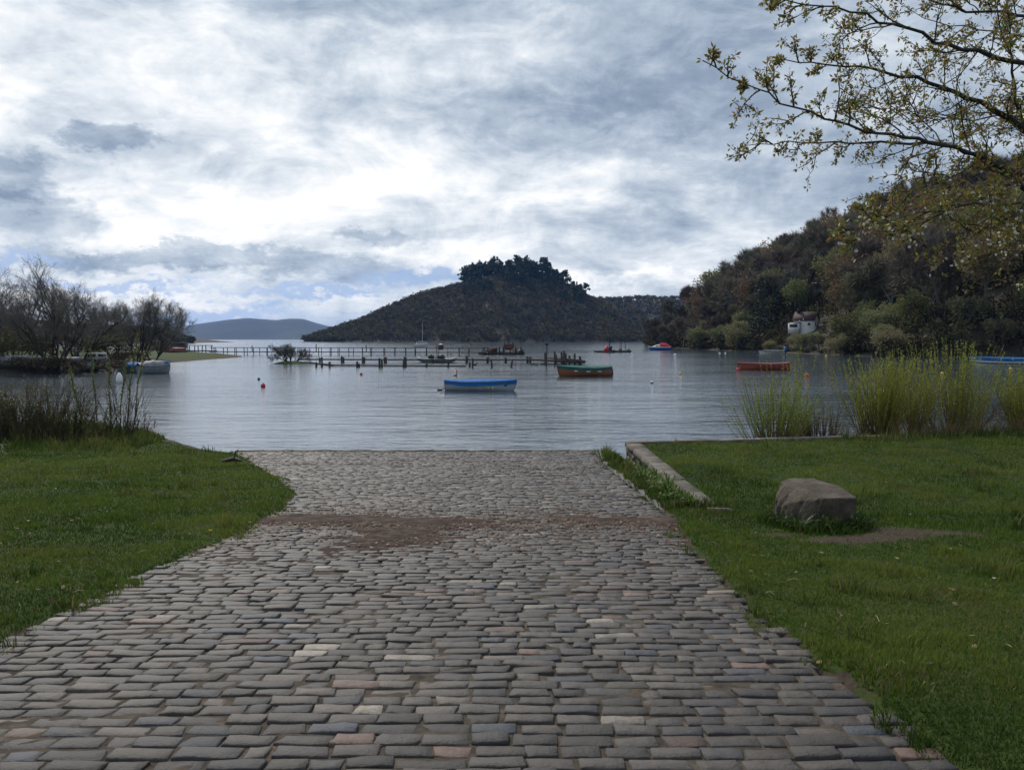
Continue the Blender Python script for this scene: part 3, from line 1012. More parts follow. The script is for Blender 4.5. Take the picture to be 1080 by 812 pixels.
def leafy_tree(seed, h, R_, n, size, clumps):
    rs = np.random.default_rng(seed)
    t, c = MB(), MB()
    zc = h - R_[2]
    zs = np.linspace(-.4, zc, 5)
    t.tube(np.c_[rs.normal(0, .1, 5), rs.normal(0, .1, 5), zs], np.linspace(.28, .16, 5), 6, 0, 0, False)
    for k_ in range(7):
        a_ = rs.uniform(0, 6.28)
        e = np.array([math.cos(a_) * R_[0] * .6, math.sin(a_) * R_[1] * .6, zc + rs.uniform(-.2, .6) * R_[2]])
        t.tube([(0, 0, zc * rs.uniform(.5, .95)), e * np.array([.5, .5, .85]), e], [.11, .07, .03], 4, 0, 0, False)
    Q_ = crown_cards(rs, R_, n, size, clumps, .05) + np.array([0, 0, zc])
    low = rs.random(n) < .12
    Q_[low, :, 2] -= R_[2] * .5
    c.add(Q_.reshape(-1, 3), np.arange(n * 4).reshape(-1, 4))
    return t, c


protos = {}
def proto(kind, name, label, group, builds, crownmat):
    L = []
    for b in builds:
        o = empty(name, (0, 0, 0))
        tag(o, label, 'tree', group)
        b[0].build('trunk', M['bark_grey'], o); b[1].build('crown', M[crownmat], o)
        L.append([o, False])
    protos[kind] = L


GRP = 'trees on the wooded hillside'
proto('brown', 'bare_tree', 'bare brown-twigged tree in the wood on the hillside across the inlet', GRP,
      [bare_tree(200 + i, 12.5, 1, (6, 6, 5, 4), 3, rmin=.045, spray=(22, 1.5, .12), ang=.7, r0=.24)[:2] for i in range(4)], 'twig_brown')
proto('grey', 'bare_tree', 'pale grey bare tree in the wood on the hillside across the inlet', GRP,
      [bare_tree(220 + i, 12, 2, (5, 5, 5, 4), 3, rmin=.06, spray=(12, 1.3, .11), ang=.6, r0=.2, spread=.2)[:2] for i in range(2)], 'twig_grey')
proto('olive', 'budding_tree', 'olive-green budding tree in the wood on the hillside across the inlet', GRP,
      [leafy_tree(240 + i, 12, (4.2, 4.2, 5.0), 2600, .26, 16) for i in range(3)], 'leaf_olive')
proto('russet', 'budding_tree', 'russet-brown budding tree in the wood on the hillside across the inlet', GRP,
      [leafy_tree(260 + i, 12, (4.4, 4.4, 5.2), 2300, .25, 15) for i in range(2)], 'leaf_russet')
proto('sallow', 'sallow_tree', 'rounded grey-green sallow leaning over the water at the foot of the hillside', GRP,
      [leafy_tree(280 + i, 8.5, (4.2, 4.2, 4.1), 3000, .24, 18) for i in range(3)], 'leaf_sallow')
protos['sallow'][0][0]['label'] = 'rounded grey-green sallow leaning over the water at the foot of the hillside'


def put(kind, loc, rz, sc):
    L = protos[kind]
    k_ = int(rs.integers(0, len(L)))
    src, done = L[k_]
    if not done:
        L[k_][1] = True
        src.location = loc; src.rotation_euler = (0, 0, rz); src.scale = sc
    else:
        copy_thing(src, loc, rz, sc)


rs = np.random.default_rng(21)
cand = []
step = 6.2
for yy in np.arange(112, 600, step):
    st = step * (1 if yy < 330 else 1.5)
    for dd in np.arange(1.5, 190, st):
        y_ = yy + rs.uniform(-.45, .45) * st
        x_ = float(interp(XS, y_)) + dd + rs.uniform(-.45, .45) * st
        if x_ > .74 * y_ or (yy > 330 and rs.random() < .35): continue
        cand.append((x_, y_, dd))
cand.sort(key=lambda t: math.hypot(t[0], t[1]))
HOUSE = at(850, 347, 183)
HOUSE[2] = max(HOUSE[2], 4.6)
buf = np.full(1300, 1000.0)
made = 0
for x_, y_, dd in cand:
    z_ = float(hill(np.array(x_), np.array(y_)))
    # keep a clearing in front of and around the cottage, and a little beach
    hx, hy = x_ - HOUSE[0], y_ - HOUSE[1]
    px_ = CX + F * x_ / y_
    py_ = HZ - F * (z_ - 3) / y_
    if (-4.5 < hy < 5 and abs(hx) < 5): continue
    near = dd < 13
    r_ = rs.random()
    if near: kind = 'sallow' if r_ < .68 else ('olive' if r_ < .85 else 'brown')
    elif dd < 40: kind = 'brown' if r_ < .34 else 'olive' if r_ < .62 else 'grey' if r_ < .74 else 'russet' if r_ < .92 else 'sallow'
    else: kind = 'brown' if r_ < .46 else 'olive' if r_ < .64 else 'grey' if r_ < .74 else 'russet'
    if y_ > 230 and kind == 'sallow' and r_ > .2: kind = 'olive' if r_ < .4 else 'brown'
    if y_ > 225 and rs.random() < .45: kind = 'brown'
    sc = rs.uniform(.85, 1.5) * (.55 if y_ > 400 else .8 if y_ > 320 else 1.1 if y_ > 225 else 1) if not near else rs.uniform(.55, .95)
    full = 8.5 if kind == 'sallow' else 12.3
    wpx = F * 4.4 * sc / y_
    lim_ = None
    if hy < 3 and abs(px_ - 850) < 15 + wpx: lim_ = 347.5
    elif y_ < 203 and 793 - wpx * .8 < px_ < 824 + wpx * .8: lim_ = 356
    if lim_ is not None:
        smax = (EYE + (HZ - lim_) / F * y_ - z_) / full
        if smax < .16: continue
        sc = min(sc, smax)
    h_ = (8.5 if kind == 'sallow' else 12.3) * sc
    top = HZ - F * (z_ + h_ - 3) / y_
    hw = max(2, int(F * 3.6 * sc / y_))
    a0, a1 = int(max(px_ - hw, 0)) + 100, int(min(px_ + hw, 1150)) + 101
    if a1 <= a0: continue
    if top < buf[a0:a1].max() - 1.5:
        if made >= 286: continue
        put(kind, (x_, y_, z_ - .3), rs.uniform(0, 6.28), (sc * rs.uniform(.9, 1.15), sc * rs.uniform(.9, 1.15), sc))
        made += 1
        buf[a0:a1] = np.minimum(buf[a0:a1], top + .12 * F * h_ / y_)
print('hillside trees', made)

# dark undergrowth filling the wood floor
spots = []
for _ in range(6500):
    y_ = rs.uniform(112, 470); dd = rs.uniform(0, 1) ** 1.6 * 120 + .8
    x_ = float(interp(XS, y_)) + dd
    if x_ > .75 * y_: continue
    if abs(x_ - HOUSE[0]) < 3.3 and -3.2 < y_ - HOUSE[1] < 3.2: continue
    zz_ = float(hill(np.array(x_), np.array(y_))) - .6
    sc = rs.uniform(.45, 1.05)
    pp = CX + F * x_ / y_
    if y_ < HOUSE[1] and abs(pp - 850) < 30: sc = min(sc, .35)
    spots.append((x_, y_, zz_, sc))
wood_mass('hillside_undergrowth', spots, [np.array(c) for c in [(.065, .055, .034), (.09, .082, .036), (.10, .072, .049), (.13, .126, .052), (.057, .049, .034)]], rs, 'dark tangled undergrowth between the trees of the hillside wood', 64, .42, 2.6)

# the two dark evergreens standing by the water
def spruce(seed, h, r):
    rs = np.random.default_rng(seed)
    t, c = MB(), MB()
    t.tube([(0, 0, -.3), (0, 0, h * .5), (0, 0, h * .97)], [.3, .18, .04], 6, 0, 0, False)
    Q_ = []
    for z in np.linspace(.06, .99, 34):
        for k_ in range(int(3 + 8 * (1 - z))):
            a_ = rs.uniform(0, 6.28); rr = r * (1.03 - z) ** .75 * rs.uniform(.55, 1.08)
            cc = crown_cards(rs, (rr * .42 + .3, rr * .42 + .3, .42), 13, .3, 3)
            Q_.append(cc + np.array([math.cos(a_) * rr * .65, math.sin(a_) * rr * .65, h * z - .12 * rr]))
    V = np.vstack([q.reshape(-1, 3) for q in Q_])
    c.add(V, np.arange(len(V)).reshape(-1, 4))
    return t, c


for seed, px_, py_, Y_, h_, r_, lab in [(1, 801, 364, 200, 17.0, 4.3, 'tallest black-green conifer by the beach across the inlet, left of the cottage'),
                                        (2, 817, 363, 206, 14.0, 3.6, 'second dark conifer, close against the right side of the tallest one')]:
    p0 = at(px_, py_, Y_)
    o = empty('conifer_tree', p0)
    tag(o, lab, 'tree')
    t, c = spruce(seed, h_, r_)
    t.build('trunk', M['bark_dark'], o); c.build('crown', M['needle'], o)

# grassy landing below the cottage
g = MB()
u, v = np.meshgrid(np.linspace(-1, 1, 26), np.linspace(-1, 1, 10))
bc = at(812, 369.3, 178)
bx0 = float(interp(XS, 182))
GX = 57.5 + u * 3 + 2.5; GY = 183 + v * 11
g.grid(GX, GY, .35 + .9 * sstep(-1, 1, u) + fbm(GX, GY, 3) * .2)
tag(g.build('grass_bank', M['turf'], smooth=True), kind='structure')

# ------------------------------------------------------------------ the cottage
c0 = HOUSE
ho = tag(empty('cottage', (c0[0], c0[1], c0[2]), R(-38)), 'small white cottage with a maroon roof half hidden in the hillside trees', 'house')
w_, d_, h_, rh = 4.6, 3.2, 1.9, 1.75     # ridge along local x, gable end towards +x
g = MB()
hwd = d_ / 2
V = [(-w_ / 2, -hwd, -1.2), (w_ / 2, -hwd, -1.2), (w_ / 2, hwd, -1.2), (-w_ / 2, hwd, -1.2), (-w_ / 2, -hwd, h_), (w_ / 2, -hwd, h_), (w_ / 2, hwd, h_), (-w_ / 2, hwd, h_), (-w_ / 2, 0, h_ + rh), (w_ / 2, 0, h_ + rh)]
g.add(V, [[0, 1, 5, 4], [1, 2, 6, 5], [2, 3, 7, 6], [3, 0, 4, 7]])
g.add(V, [[5, 6, 9], [7, 4, 8]])
g.build('wall', M['render_wall'], ho)
g = MB()
sl = math.atan2(rh, hwd)
Lr = math.hypot(rh, hwd) + .35
for s_ in (-1, 1):
    ca, sa = math.cos(sl), math.sin(sl)
    tl = np.array([[1, 0, 0], [0, ca, s_ * sa], [0, -s_ * sa, ca]])
    off_ = .12
    g.box((0, s_ * (hwd / 2 + .1), h_ + rh / 2 - .05 + off_), (w_ + .5, Lr, .14), 0, 0, 0, 1, tl)
rf = g.build('roof', M['roof_tile'], ho)
for xk in (-1.2, .7):
    g = MB()
    tl = np.array([[1, 0, 0], [0, math.cos(sl), -math.sin(sl)], [0, math.sin(sl), math.cos(sl)]]).T
    tl = np.array([[1, 0, 0], [0, math.cos(sl), math.sin(sl) * -1], [0, math.sin(sl), math.cos(sl)]])
    g.box((xk, -hwd * .55, h_ + rh * .45 + .17), (.6, .8, .08), 0, 0, 0, 1, tl)
    g.build('skylight', M['steel'], rf)
g = MB(); g.box((-w_ / 2 + .6, 0, h_ + rh + .35), (.6, .6, 1.1)); g.build('chimney', M['stone_wall'], rf)
for (xx, yy, ry_) in [(w_ / 2 + .02, -.75, 0), (w_ / 2 + .02, .75, 0), (1.2, -hwd - .02, 1)]:
    fr = MB(); gl = MB()
    if ry_ == 0:
        fr.box((xx, yy, 1.1), (.06, .7, .9)); gl.box((xx + .04, yy, 1.1), (.05, .55, .75))
    else:
        fr.box((xx, yy, 1.1), (.7, .06, .7)); gl.box((xx, yy - .04, 1.1), (.55, .05, .55))
    f_ = fr.build('window', M['white'], ho); gl.build('pane', M['glass'], f_)
g = MB(); g.box((-w_ / 2 + .4, -hwd - .62, .2), (2.4, 1.2, 2.4)); g.build('porch', M['render_wall'], ho)
g = MB(); g.box((-w_ / 2 + .4, -hwd - .62, 1.46), (2.6, 1.4, .12)); g.build('porch_roof', M['roof_tile'], ho)
g = MB(); g.box((-w_ / 2 + .4, -hwd - 1.24, .75), (1.8, .05, .7)); g.build('porch_window', M['glass'], ho)

# ------------------------------------------------------------------ low shore on the far side of the bay (left)
LX = [(64, -75), (67, -52), (69, -40), (71, -37.5), (80, -38), (90, -41), (100, -43.2), (120, -44), (134, -44.8), (143, -48), (152, -56), (170, -64), (200, -90), (260, -160)]


def lshore(x, y):
    d = interp(LX, y) - x
    d = np.minimum(d, (y - 66.5) * 1.0)
    return np.where(d > 0, np.minimum(.12 * d, .5) + np.maximum(d - 12, 0) * .02, .2 * d) + fbm(x * .3, y * .3, 91, 3) * .12


X, Y = np.meshgrid(np.linspace(-190, -34, 160), np.linspace(62, 262, 150))
g = MB()
g.grid(X, Y, np.maximum(lshore(X, Y), -1.0), 0, np.stack([np.exp(-((interp(LX, Y) - X - .6) / 1.3) ** 2).ravel() * .8, (.9 * sstep(112, 96, Y)).ravel(), np.zeros(X.size)], -1))
tag(g.build('far_shore', M['turf'], smooth=True), kind='structure')


def lz(x, y): return float(lshore(np.array(float(x)), np.array(float(y))))


def near_tree(name, label, px, py, Y, crownmat='twig_grey_plain', scale=(1, 1, 1), rz=0, z=None, group=None, **kw):
    p0 = at(px, py, Y)
    if z is None: z = max(lz(p0[0], Y), .05)
    o = empty(name, (p0[0], Y, z - .1), rz)
    o.scale = scale
    tag(o, label, 'tree', group)
    t, c, _ = bare_tree(**kw)
    t.build('trunk', M['bark_dark'], o); c.build('crown', M[crownmat], o)
    return o


M['twig_grey_plain'] = mat('dark_twigs', (.11, .10, .088), (.18, .165, .14), .5, .9)
M['cream'] = mat('weathered_cream_paint', (.3, .3, .28), (.42, .42, .4), 4, .6)
M['twig_olive'] = mat('olive_twigs', (.045, .042, .018), (.085, .08, .032), .5, .9)
K = dict(kids=(7, 6, 5, 5), mx=4, rmin=.006, spray=(4, .5, .009))
near_tree('bare_tree', 'biggest spreading bare tree with many dark stems, at the left bank of the bay', 57, 391, 71, stems=6, seed=31, h=9.5, spread=.62, ang=.62, wander=.13, r0=.13, **K)
near_tree('bare_tree', 'bare tree with crooked dark branches cut by the left edge of the photo', -4, 391, 76, stems=4, seed=32, h=9.8, spread=.5, ang=.7, r0=.12, **K)
near_tree('bare_tree', 'bare tree with a twisted outer branch just right of the biggest bare tree', 84, 391, 78, stems=3, seed=37, h=9.0, spread=.5, ang=.7, lean=(.18, 0), r0=.11, **K)
near_tree('bare_tree', 'slender bare tree with a fan-shaped top beside the covered boats', 146, 386, 88, stems=4, seed=34, h=8.7, spread=.3, ang=.5, r0=.09, **K)
near_tree('bare_tree', 'rightmost slender bare tree beside the covered boats, leaning over the water', 160, 386, 90, stems=3, seed=35, h=8.7, spread=.25, ang=.5, r0=.09, lean=(.16, 0), **K)
near_tree('bare_tree', 'small thin bare tree left of the two slender ones', 122, 387, 92, stems=3, seed=36, h=7.4, spread=.35, ang=.55, r0=.09, **K)


def bush(name, label, px, py, Y, R_, n, size, matname, seed, cat='bush', group=None, z=None):
    p0 = at(px, py, Y)
    if z is None: z = max(lz(p0[0], Y), .05)
    o = empty(name, (p0[0], Y, z - .15))
    tag(o, label, cat, group)
    rs_ = np.random.default_rng(seed)
    t, c = MB(), MB()
    for k_ in range(9):
        a_ = rs_.uniform(0, 6.28)
        e = np.array([math.cos(a_) * R_[0] * .7, math.sin(a_) * R_[1] * .7, R_[2] * rs_.uniform(.7, 1.5)])
        t.tube([(math.cos(a_) * .1, math.sin(a_) * .1, 0), e * np.array([.45, .45, .6]), e], [.06, .04, .015], 4, 0, 0, False)
    Q_ = crown_cards(rs_, R_, n, size, 12, .1) + np.array([0, 0, R_[2] * .95])
    c.add(Q_.reshape(-1, 3), np.arange(n * 4).reshape(-1, 4))
    t.build('stem', M['bark_dark'], o); c.build('foliage', M[matname], o)
    return o


M['bush_olive'] = mat('bush_leaves', (.08, .078, .034), (.14, .13, .058), 1.2, .8, transl=.2)
M['bush_brown'] = mat('bush_brown_leaves', (.065, .048, .033), (.12, .09, .058), 1.2, .8, transl=.1)
bush('bush', 'wide olive bush under the bare tree at the left edge', 14, 388, 72, (3.6, 2.6, 2.2), 2400, .14, 'bush_olive', 1)
bush('bush', 'olive bush between the biggest bare tree and the slender ones', 112, 388, 84, (2.4, 2.0, 1.9), 1700, .14, 'bush_olive', 2)
bush('bush', 'dark brown bramble at the foot of the biggest bare tree', 62, 391, 70, (1.5, 1.4, .9), 1100, .10, 'bush_brown', 3)
bush('bush', 'low dark bramble on the bank left of the covered boats', 98, 391, 73.5, (2.2, 1.6, .75), 1300, .10, 'bush_brown', 4)
bush('bush', 'dark bramble under the slender bare trees', 136, 387, 84, (2.3, 1.6, 1.0), 1300, .11, 'bush_brown', 5)
for i, (px_, Y_, rx, rz_, lb) in enumerate([(30, 80, 3.6, 1.5, 'dark thicket on the left bank behind the pale upturned dinghy'), (88, 88, 4.2, 1.7, 'dark thicket on the left bank behind the small cabin boat'),
                                          (-30, 78, 4, 1.9, 'dark thicket beyond the left edge of the photo'), (150, 104, 4.2, 1.5, 'dark thicket behind the slender bare trees'), (118, 120, 5, 2.4, 'tall dark thicket far back on the left land'), (40, 118, 6, 3.0, 'widest dark thicket far back on the left land')]):
    bush('bush', lb, px_, 384, Y_, (rx, rx * .6, rz_), 1500, .15, 'bush_brown', 60 + i)
for i, (px_, rx, rz_, lb) in enumerate([(24, 1.7, .75, 'low bramble at the waterline in front of the grey-covered boat on the bank'), (46, 1.5, .85, 'low bramble at the waterline left of the biggest bare tree'),
                                       (82, 1.4, .7, 'low bramble at the waterline left of the small cabin boat'), (118, 1.5, .75, 'low bramble at the waterline between the small cabin boat and the covered boats')]):
    bush('bush', lb, px_, 392, 69.3, (rx, .9, rz_), 800, .11, 'bush_brown', 80 + i)
# ------------------------------------------------------------------ boats
def hull_pts(L, B, D, rise=.25, transom=.72, n=19, k=9, rake=.12, draft=.14):
    """half sections of a round-bilged hull; x along, bow at +x; z=0 at the waterline"""
    s = np.linspace(0, 1, n)
    f = np.where(s < .45, transom + (1 - transom) * np.sin(s / .45 * PI / 2), np.maximum(np.cos((s - .45) / .55 * PI / 2), 0) ** .62)
    f = np.maximum(f, .012)
    sheer = D - draft + rise * (np.maximum(s - .35, 0) / .65) ** 2 + .11 * (np.maximum(.35 - s, 0) / .35) ** 2
    keel = -draft + (D * .55) * np.maximum(s - .82, 0) ** 2 / .18 ** 2 * .35
    t = np.linspace(0, 1, k)
    Yh = (B / 2 * f)[:, None] * np.sin(t * PI / 2)[None] ** .62
    Zh = keel[:, None] + (sheer - keel)[:, None] * (1 - np.cos(t * PI / 2))[None] ** .85
    Xh = (s * L - L / 2)[:, None] + rake * L * .5 * (t[None] ** 1.3) * (np.maximum(s - .6, 0) / .4)[:, None] ** 2
    return Xh, Yh, Zh, s


def make_boat(name, label, cat, loc, rz, L, B, D, hullm, cover=None, coverh=.12, wale=None, stripe=None, rise=.25, transom=.72, group=None, marks=(), thwarts=False, cover_range=(0, 1), inner=None):
    o = empty(name, loc, rz)
    tag(o, label, cat, group)
    Xh, Yh, Zh, s = hull_pts(L, B, D, rise, transom)
    g = MB()
    g.grid(Xh, Yh, Zh); g.grid(Xh[:, ::-1], -Yh[:, ::-1], Zh[:, ::-1])
    k = Xh.shape[1]
    V = np.vstack([np.c_[Xh[0], Yh[0], Zh[0]], np.c_[Xh[0], -Yh[0], Zh[0]]])
    g.add(V, [[i, i + 1, k + i + 1, k + i] for i in range(k - 1)])
    # inside skin
    g.grid(Xh[:, ::-1] * .97, Yh[:, ::-1] * .93, Zh[:, ::-1] + .03, 1); g.grid(Xh * .97, -Yh * .93, Zh + .03, 1)
    g.build('hull', [M[hullm], M[inner or hullm]], o, smooth=True)
    if wale:
        g = MB()
        for sg in (1, -1):
            g.tube(np.c_[Xh[:, -1], sg * (Yh[:, -1] + .012), Zh[:, -1]], .035, 6)
        g.tube([(Xh[0, -1], -Yh[0, -1], Zh[0, -1]), (Xh[0, -1], Yh[0, -1], Zh[0, -1])], .035, 6)
        g.tube(np.c_[Xh[-1], Yh[-1], Zh[-1]], .03, 6)
        g.build('gunwale', M[wale], o, smooth=True)
    if stripe:
        g = MB()
        j = k - 3
        for sg in (1, -1):
            a_, b_ = (j, j + 1)
            Xs, Ys, Zs = Xh[:, a_:b_ + 1], Yh[:, a_:b_ + 1] + .012, Zh[:, a_:b_ + 1]
            g.grid(Xs, sg * Ys, Zs)
        g.build('stripe', M[stripe], o, smooth=True)
    if cover:
        i0, i1 = int(cover_range[0] * (len(s) - 1)), int(cover_range[1] * (len(s) - 1)) + 1
        si = slice(i0, i1)
        tt = np.linspace(-1, 1, 15)
        xg, yg, zg = Xh[si, -1], Yh[si, -1] + .03, Zh[si, -1]
        rs_ = np.random.default_rng(int(abs(loc[0] * 10)) + 3)
        XX = np.repeat(xg[:, None], 15, 1)
        YY = yg[:, None] * np.where(np.abs(tt) < .86, tt / .86, np.sign(tt))[None]
        bulge = (1 - (tt / .86) ** 2).clip(0, 1)
        env = np.sin(np.linspace(.35, PI - .35, len(xg)))[:, None]
        sag = (.35 if cover == 'green_tarp' else .12) * np.abs(np.sin(np.linspace(0, 4 * PI, len(xg))))[:, None]
        ZZ = zg[:, None] + .045 + coverh * bulge[None] * env * (1 - sag) - .20 * (np.abs(tt)[None] > .93) - .09 * ((np.abs(tt)[None] > .86) & (np.abs(tt)[None] < .93)) + rs_.normal(0, .008, XX.shape)
        YY = YY * (1 + .01 * (np.abs(tt)[None] > .9))
        g = MB()
        g.grid(XX, YY, ZZ)
        g.build('cover', M[cover], o, smooth=True)
    if thwarts:
        for fx in (.25, .5, .72):
            i = int(fx * (len(s) - 1)); g = MB()
            g.box((Xh[i, -1], 0, Zh[i, -1] - .12), (.24, 2 * Yh[i, -1] * .92, .03)); g.build('thwart', M['wood_deck'], o)
    for (nm, fx, fz, sx_, sz_, mm) in marks:
        i = int(fx * (len(s) - 1))
        for sg in (-1,):
            g = MB()
            j = int(fz * (k - 1))
            slope = math.atan2(Yh[min(i + 1, len(s) - 1), j] - Yh[i - 1, j], Xh[min(i + 1, len(s) - 1), j] - Xh[i - 1, j])
            g.box((Xh[i, j], sg * (Yh[i, j] + .012), Zh[i, j]), (sx_, .02, sz_), sg * slope)
            g.build(nm, M[mm], o)
    return o, (Xh, Yh, Zh)


def outboard(o, x, z, mm='black', s=1.0):
    g = MB()
    g.box((x - .16 * s, 0, z + .16 * s), (.34 * s, .26 * s, .34 * s), 0, 0, 0, .75)
    ob = g.build('outboard_motor', M[mm], o)
    g = MB(); g.box((x - .14 * s, 0, z - .25 * s), (.12 * s, .08 * s, .55 * s)); g.build('motor_leg', M['black'], ob)
    g = MB(); g.tube([(x, 0, z + .12 * s), (x + .45 * s, .05, z + .18 * s)], .018, 5); g.build('tiller', M['black'], ob)


# blue covered rowing boat in the middle of the bay
p0 = wat(505.5, 411.8)
bo, _ = make_boat('rowing_boat', 'grey rowing boat under a bright blue cover, nearest the slipway', 'boat', (p0[0], p0[1], 0), R(-9), 3.95, 1.55, .58, 'grey_hull', 'blue_tarp', .20, 'navy', rise=.12, transom=.66,
                  marks=[('name_plate', .72, .7, .14, .12, 'yellow'), ('name_plate', .76, .7, .1, .1, 'white'), ('rowlock', .9, .85, .16, .08, 'black')])
bo.rotation_euler[0] = R(-2)
g = MB(); g.tube([(-2.0, -.3, .1), (-2.15, -.35, .03), (-2.4, -.4, -.02)], .03, 6); g.box((-2.25, -.4, .03), (.3, .14, .08)); g.build('mooring_float', M['black'], bo)
# green covered wooden boat
p0 = wat(617, 396.5)
bo, (Xh, Yh, Zh) = make_boat('rowing_boat', 'varnished brown rowing boat under a sagging green cover', 'boat', (p0[0], p0[1], 0), R(180 + 14), 4.25, 1.75, .74, 'varnish', 'green_tarp', .22, 'black', rise=.20, transom=.66,
                 )
for fx in (.28, .5, .74):
    i = int(fx * 18); j = 6
    g = MB(); g.box((Xh[i, j], Yh[i, j] + .02, Zh[i, j] + .03), (.34, .03, .10)); g.build('number_plate', M['white'], bo)
g = MB(); g.box((Xh[0, -1] - .06, 0, .3), (.12, 1.0, .55)); g.build('transom_board', M['wood_old'], bo)
g = MB(); g.tube([(Xh[-1, 0] + .03, 0, 0), (Xh[-1, 4] + .03, 0, Zh[-1, 4]), (Xh[-1, -1] + .02, 0, Zh[-1, -1] + .1)], .045, 6); g.build('stem_post', M['varnish'], bo)
# orange rowing boat by the willow
p0 = wat(806, 390)
bo, (Xh, Yh, Zh) = make_boat('rowing_boat', 'orange clinker rowing boat with a flat maroon cover, behind the first willow', 'boat', (p0[0], p0[1], 0), R(176), 4.7, 1.7, .72, 'varnish_red', 'red_tarp', .06, 'bright_red', rise=.1, transom=.75)
g = MB()
for q in range(5):
    i = 4 + q * 2; g.tube([(Xh[i, 7], Yh[i, 7] + .03, Zh[i, -1]), (Xh[i, 6], Yh[i, 6] + .05, .1)], .02, 4)
g.build('cover_ties', M['black'], bo)
# mooring lines of the three rowing boats
for nm_, (ax_, ay_, az_), (bx2, by2) in [('mooring line of the blue-covered boat slanting into the water at its stern', wat(469, 411.5) + np.array([0, 0, .4]), (464, 416)),
                                     ('mooring line of the green-covered boat slanting into the water at its bow', wat(588.5, 396.5) + np.array([0, 0, .65]), (581, 399)),
                                     ('mooring line of the orange boat running down to its red buoy', wat(781, 390) + np.array([0, 0, .55]), (778, 391.5))]:
    e_ = wat(bx2, by2)
    t_ = np.linspace(0, 1, 7)[:, None]
    a_ = np.array([ax_, ay_, az_])
    pts_ = a_ * (1 - t_) + e_ * t_
    pts_[:, 2] -= .12 * np.sin(t_[:, 0] * PI)
    g = MB(); g.tube(pts_, .016, 5)
    tag(g.build('mooring_rope', M['wood_deck']), nm_, 'rope')
# white boat with blue outboard
p0 = wat(814, 373.2)
bo, (Xh, Yh, Zh) = make_boat('motor_boat', 'white open motor boat with grey-blue cover and blue outboard, below the cottage', 'boat', (p0[0], p0[1], 0), R(180), 4.9, 1.8, .72, 'white', 'grey_tarp', .12, 'blue', rise=.14, stripe='varnish', cover_range=(.0, .85))
outboard(bo, -2.45, .72, 'blue', 2.0)
# blue and white launch at the right edge
p0 = wat(1064, 386)
bo, (Xh, Yh, Zh) = make_boat('launch_boat', 'long white launch with blue stripes cut by the right edge', 'boat', (p0[0], p0[1], 0), R(180), 8.0, 2.2, .95, 'white', 'turquoise_tarp' if False else 'blue_tarp', .10, 'turquoise', stripe='blue', rise=.22, transom=.8, cover_range=(.0, .95))
g = MB()
for sg in (1, -1):
    g.grid(Xh[:, 4:6], sg * (Yh[:, 4:6] + .015), Zh[:, 4:6])
g.build('stripe', M['navy'], bo, smooth=True)
# red and white cruiser
p0 = wat(696, 369.3)
bo, (Xh, Yh, Zh) = make_boat('cabin_cruiser', 'small cabin cruiser with blue hull, white cabin and red canopy', 'boat', (p0[0], p0[1], 0), R(180), 5.6, 2.1, .95, 'blue', None, wale='white', rise=.2, transom=.85, inner='white')
g = MB()
u, v = np.meshgrid(np.linspace(0, 1, 8), np.linspace(-1, 1, 9))
g.grid(.1 + u * 2.0, v * .85 * (1 - .35 * u), .75 + .75 * (1 - .72 * u ** 1.6) * (1 - .35 * np.abs(v) ** 4) - .55 * (np.abs(v) > .95))
g.build('cabin', M['white'], bo, smooth=True)
g = MB()
for sg in (1, -1): g.box((.85, sg * .72, 1.12), (.8, .04, .2), -sg * .12)
g.build('cabin_window', M['glass'], bo)
g = MB()
u, v = np.meshgrid(np.linspace(0, 1, 10), np.linspace(-1, 1, 11))
g.grid(-2.7 + u * 2.9, v * .97, .78 + (.85 + .25 * np.sin(u * PI * .8)) * (1 - np.abs(v) ** 3 * .85) * np.minimum(1, .55 + u * 1.4))
g.build('canopy', M['bright_red'], bo, smooth=True)
g = MB()
for sg in (1, -1): g.grid(Xh[:, 7:9], sg * (Yh[:, 7:9] + .012), Zh[:, 7:9])
g.build('topside_band', M['white'], bo, smooth=True)
outboard(bo, -2.85, .7, 'black', 1.2)
# work barge with four posts
p0 = wat(647, 371.6)
bo = tag(empty('work_barge', (p0[0], p0[1], 0), R(2)), 'flat dark work barge with thin posts and a furled red sail', 'barge')
g = MB(); g.box((0, 0, .1), (7.7, 2.4, .6)); g.box((-3.95, 0, .28), (.9, 2.2, .25)); g.build('deck', M['wood_old'], bo)
for xx, yy, hh_ in [(-1.1, -.8, 3.1), (-.75, .8, 3.0), (1.3, -.8, 2.6), (1.9, .8, 3.4), (2.5, -.8, 3.2)]:
    g = MB(); g.tube([(xx, yy, .3), (xx + .03, yy, hh_)], [.075, .05], 6); g.build('post', M['bark_dark'], bo)
g = MB(); g.lathe([(0, .4), (.7, .42), (.72, .7), (.42, 1.15), (.12, 1.5), (0, 1.55)], (-1.5, 0, 0), 10); g.build('furled_sail', M['bright_red'], bo, smooth=True)
g = MB(); g.box((-.7, 0, .9), (.7, .8, 1.0)); g.build('winch_box', M['navy'], bo)
g = MB(); g.lathe([(.18, .2), (.42, .35), (.45, .55), (.2, .7)], (-.2, -1.3, -.1), 12); g.build('fender', M['black'], bo)
for xx in (1.6, 3.4):
    g = MB(); g.box((xx, .2, .55), (.7, .6, .35)); g.build('crate', M['wood_deck'], bo)

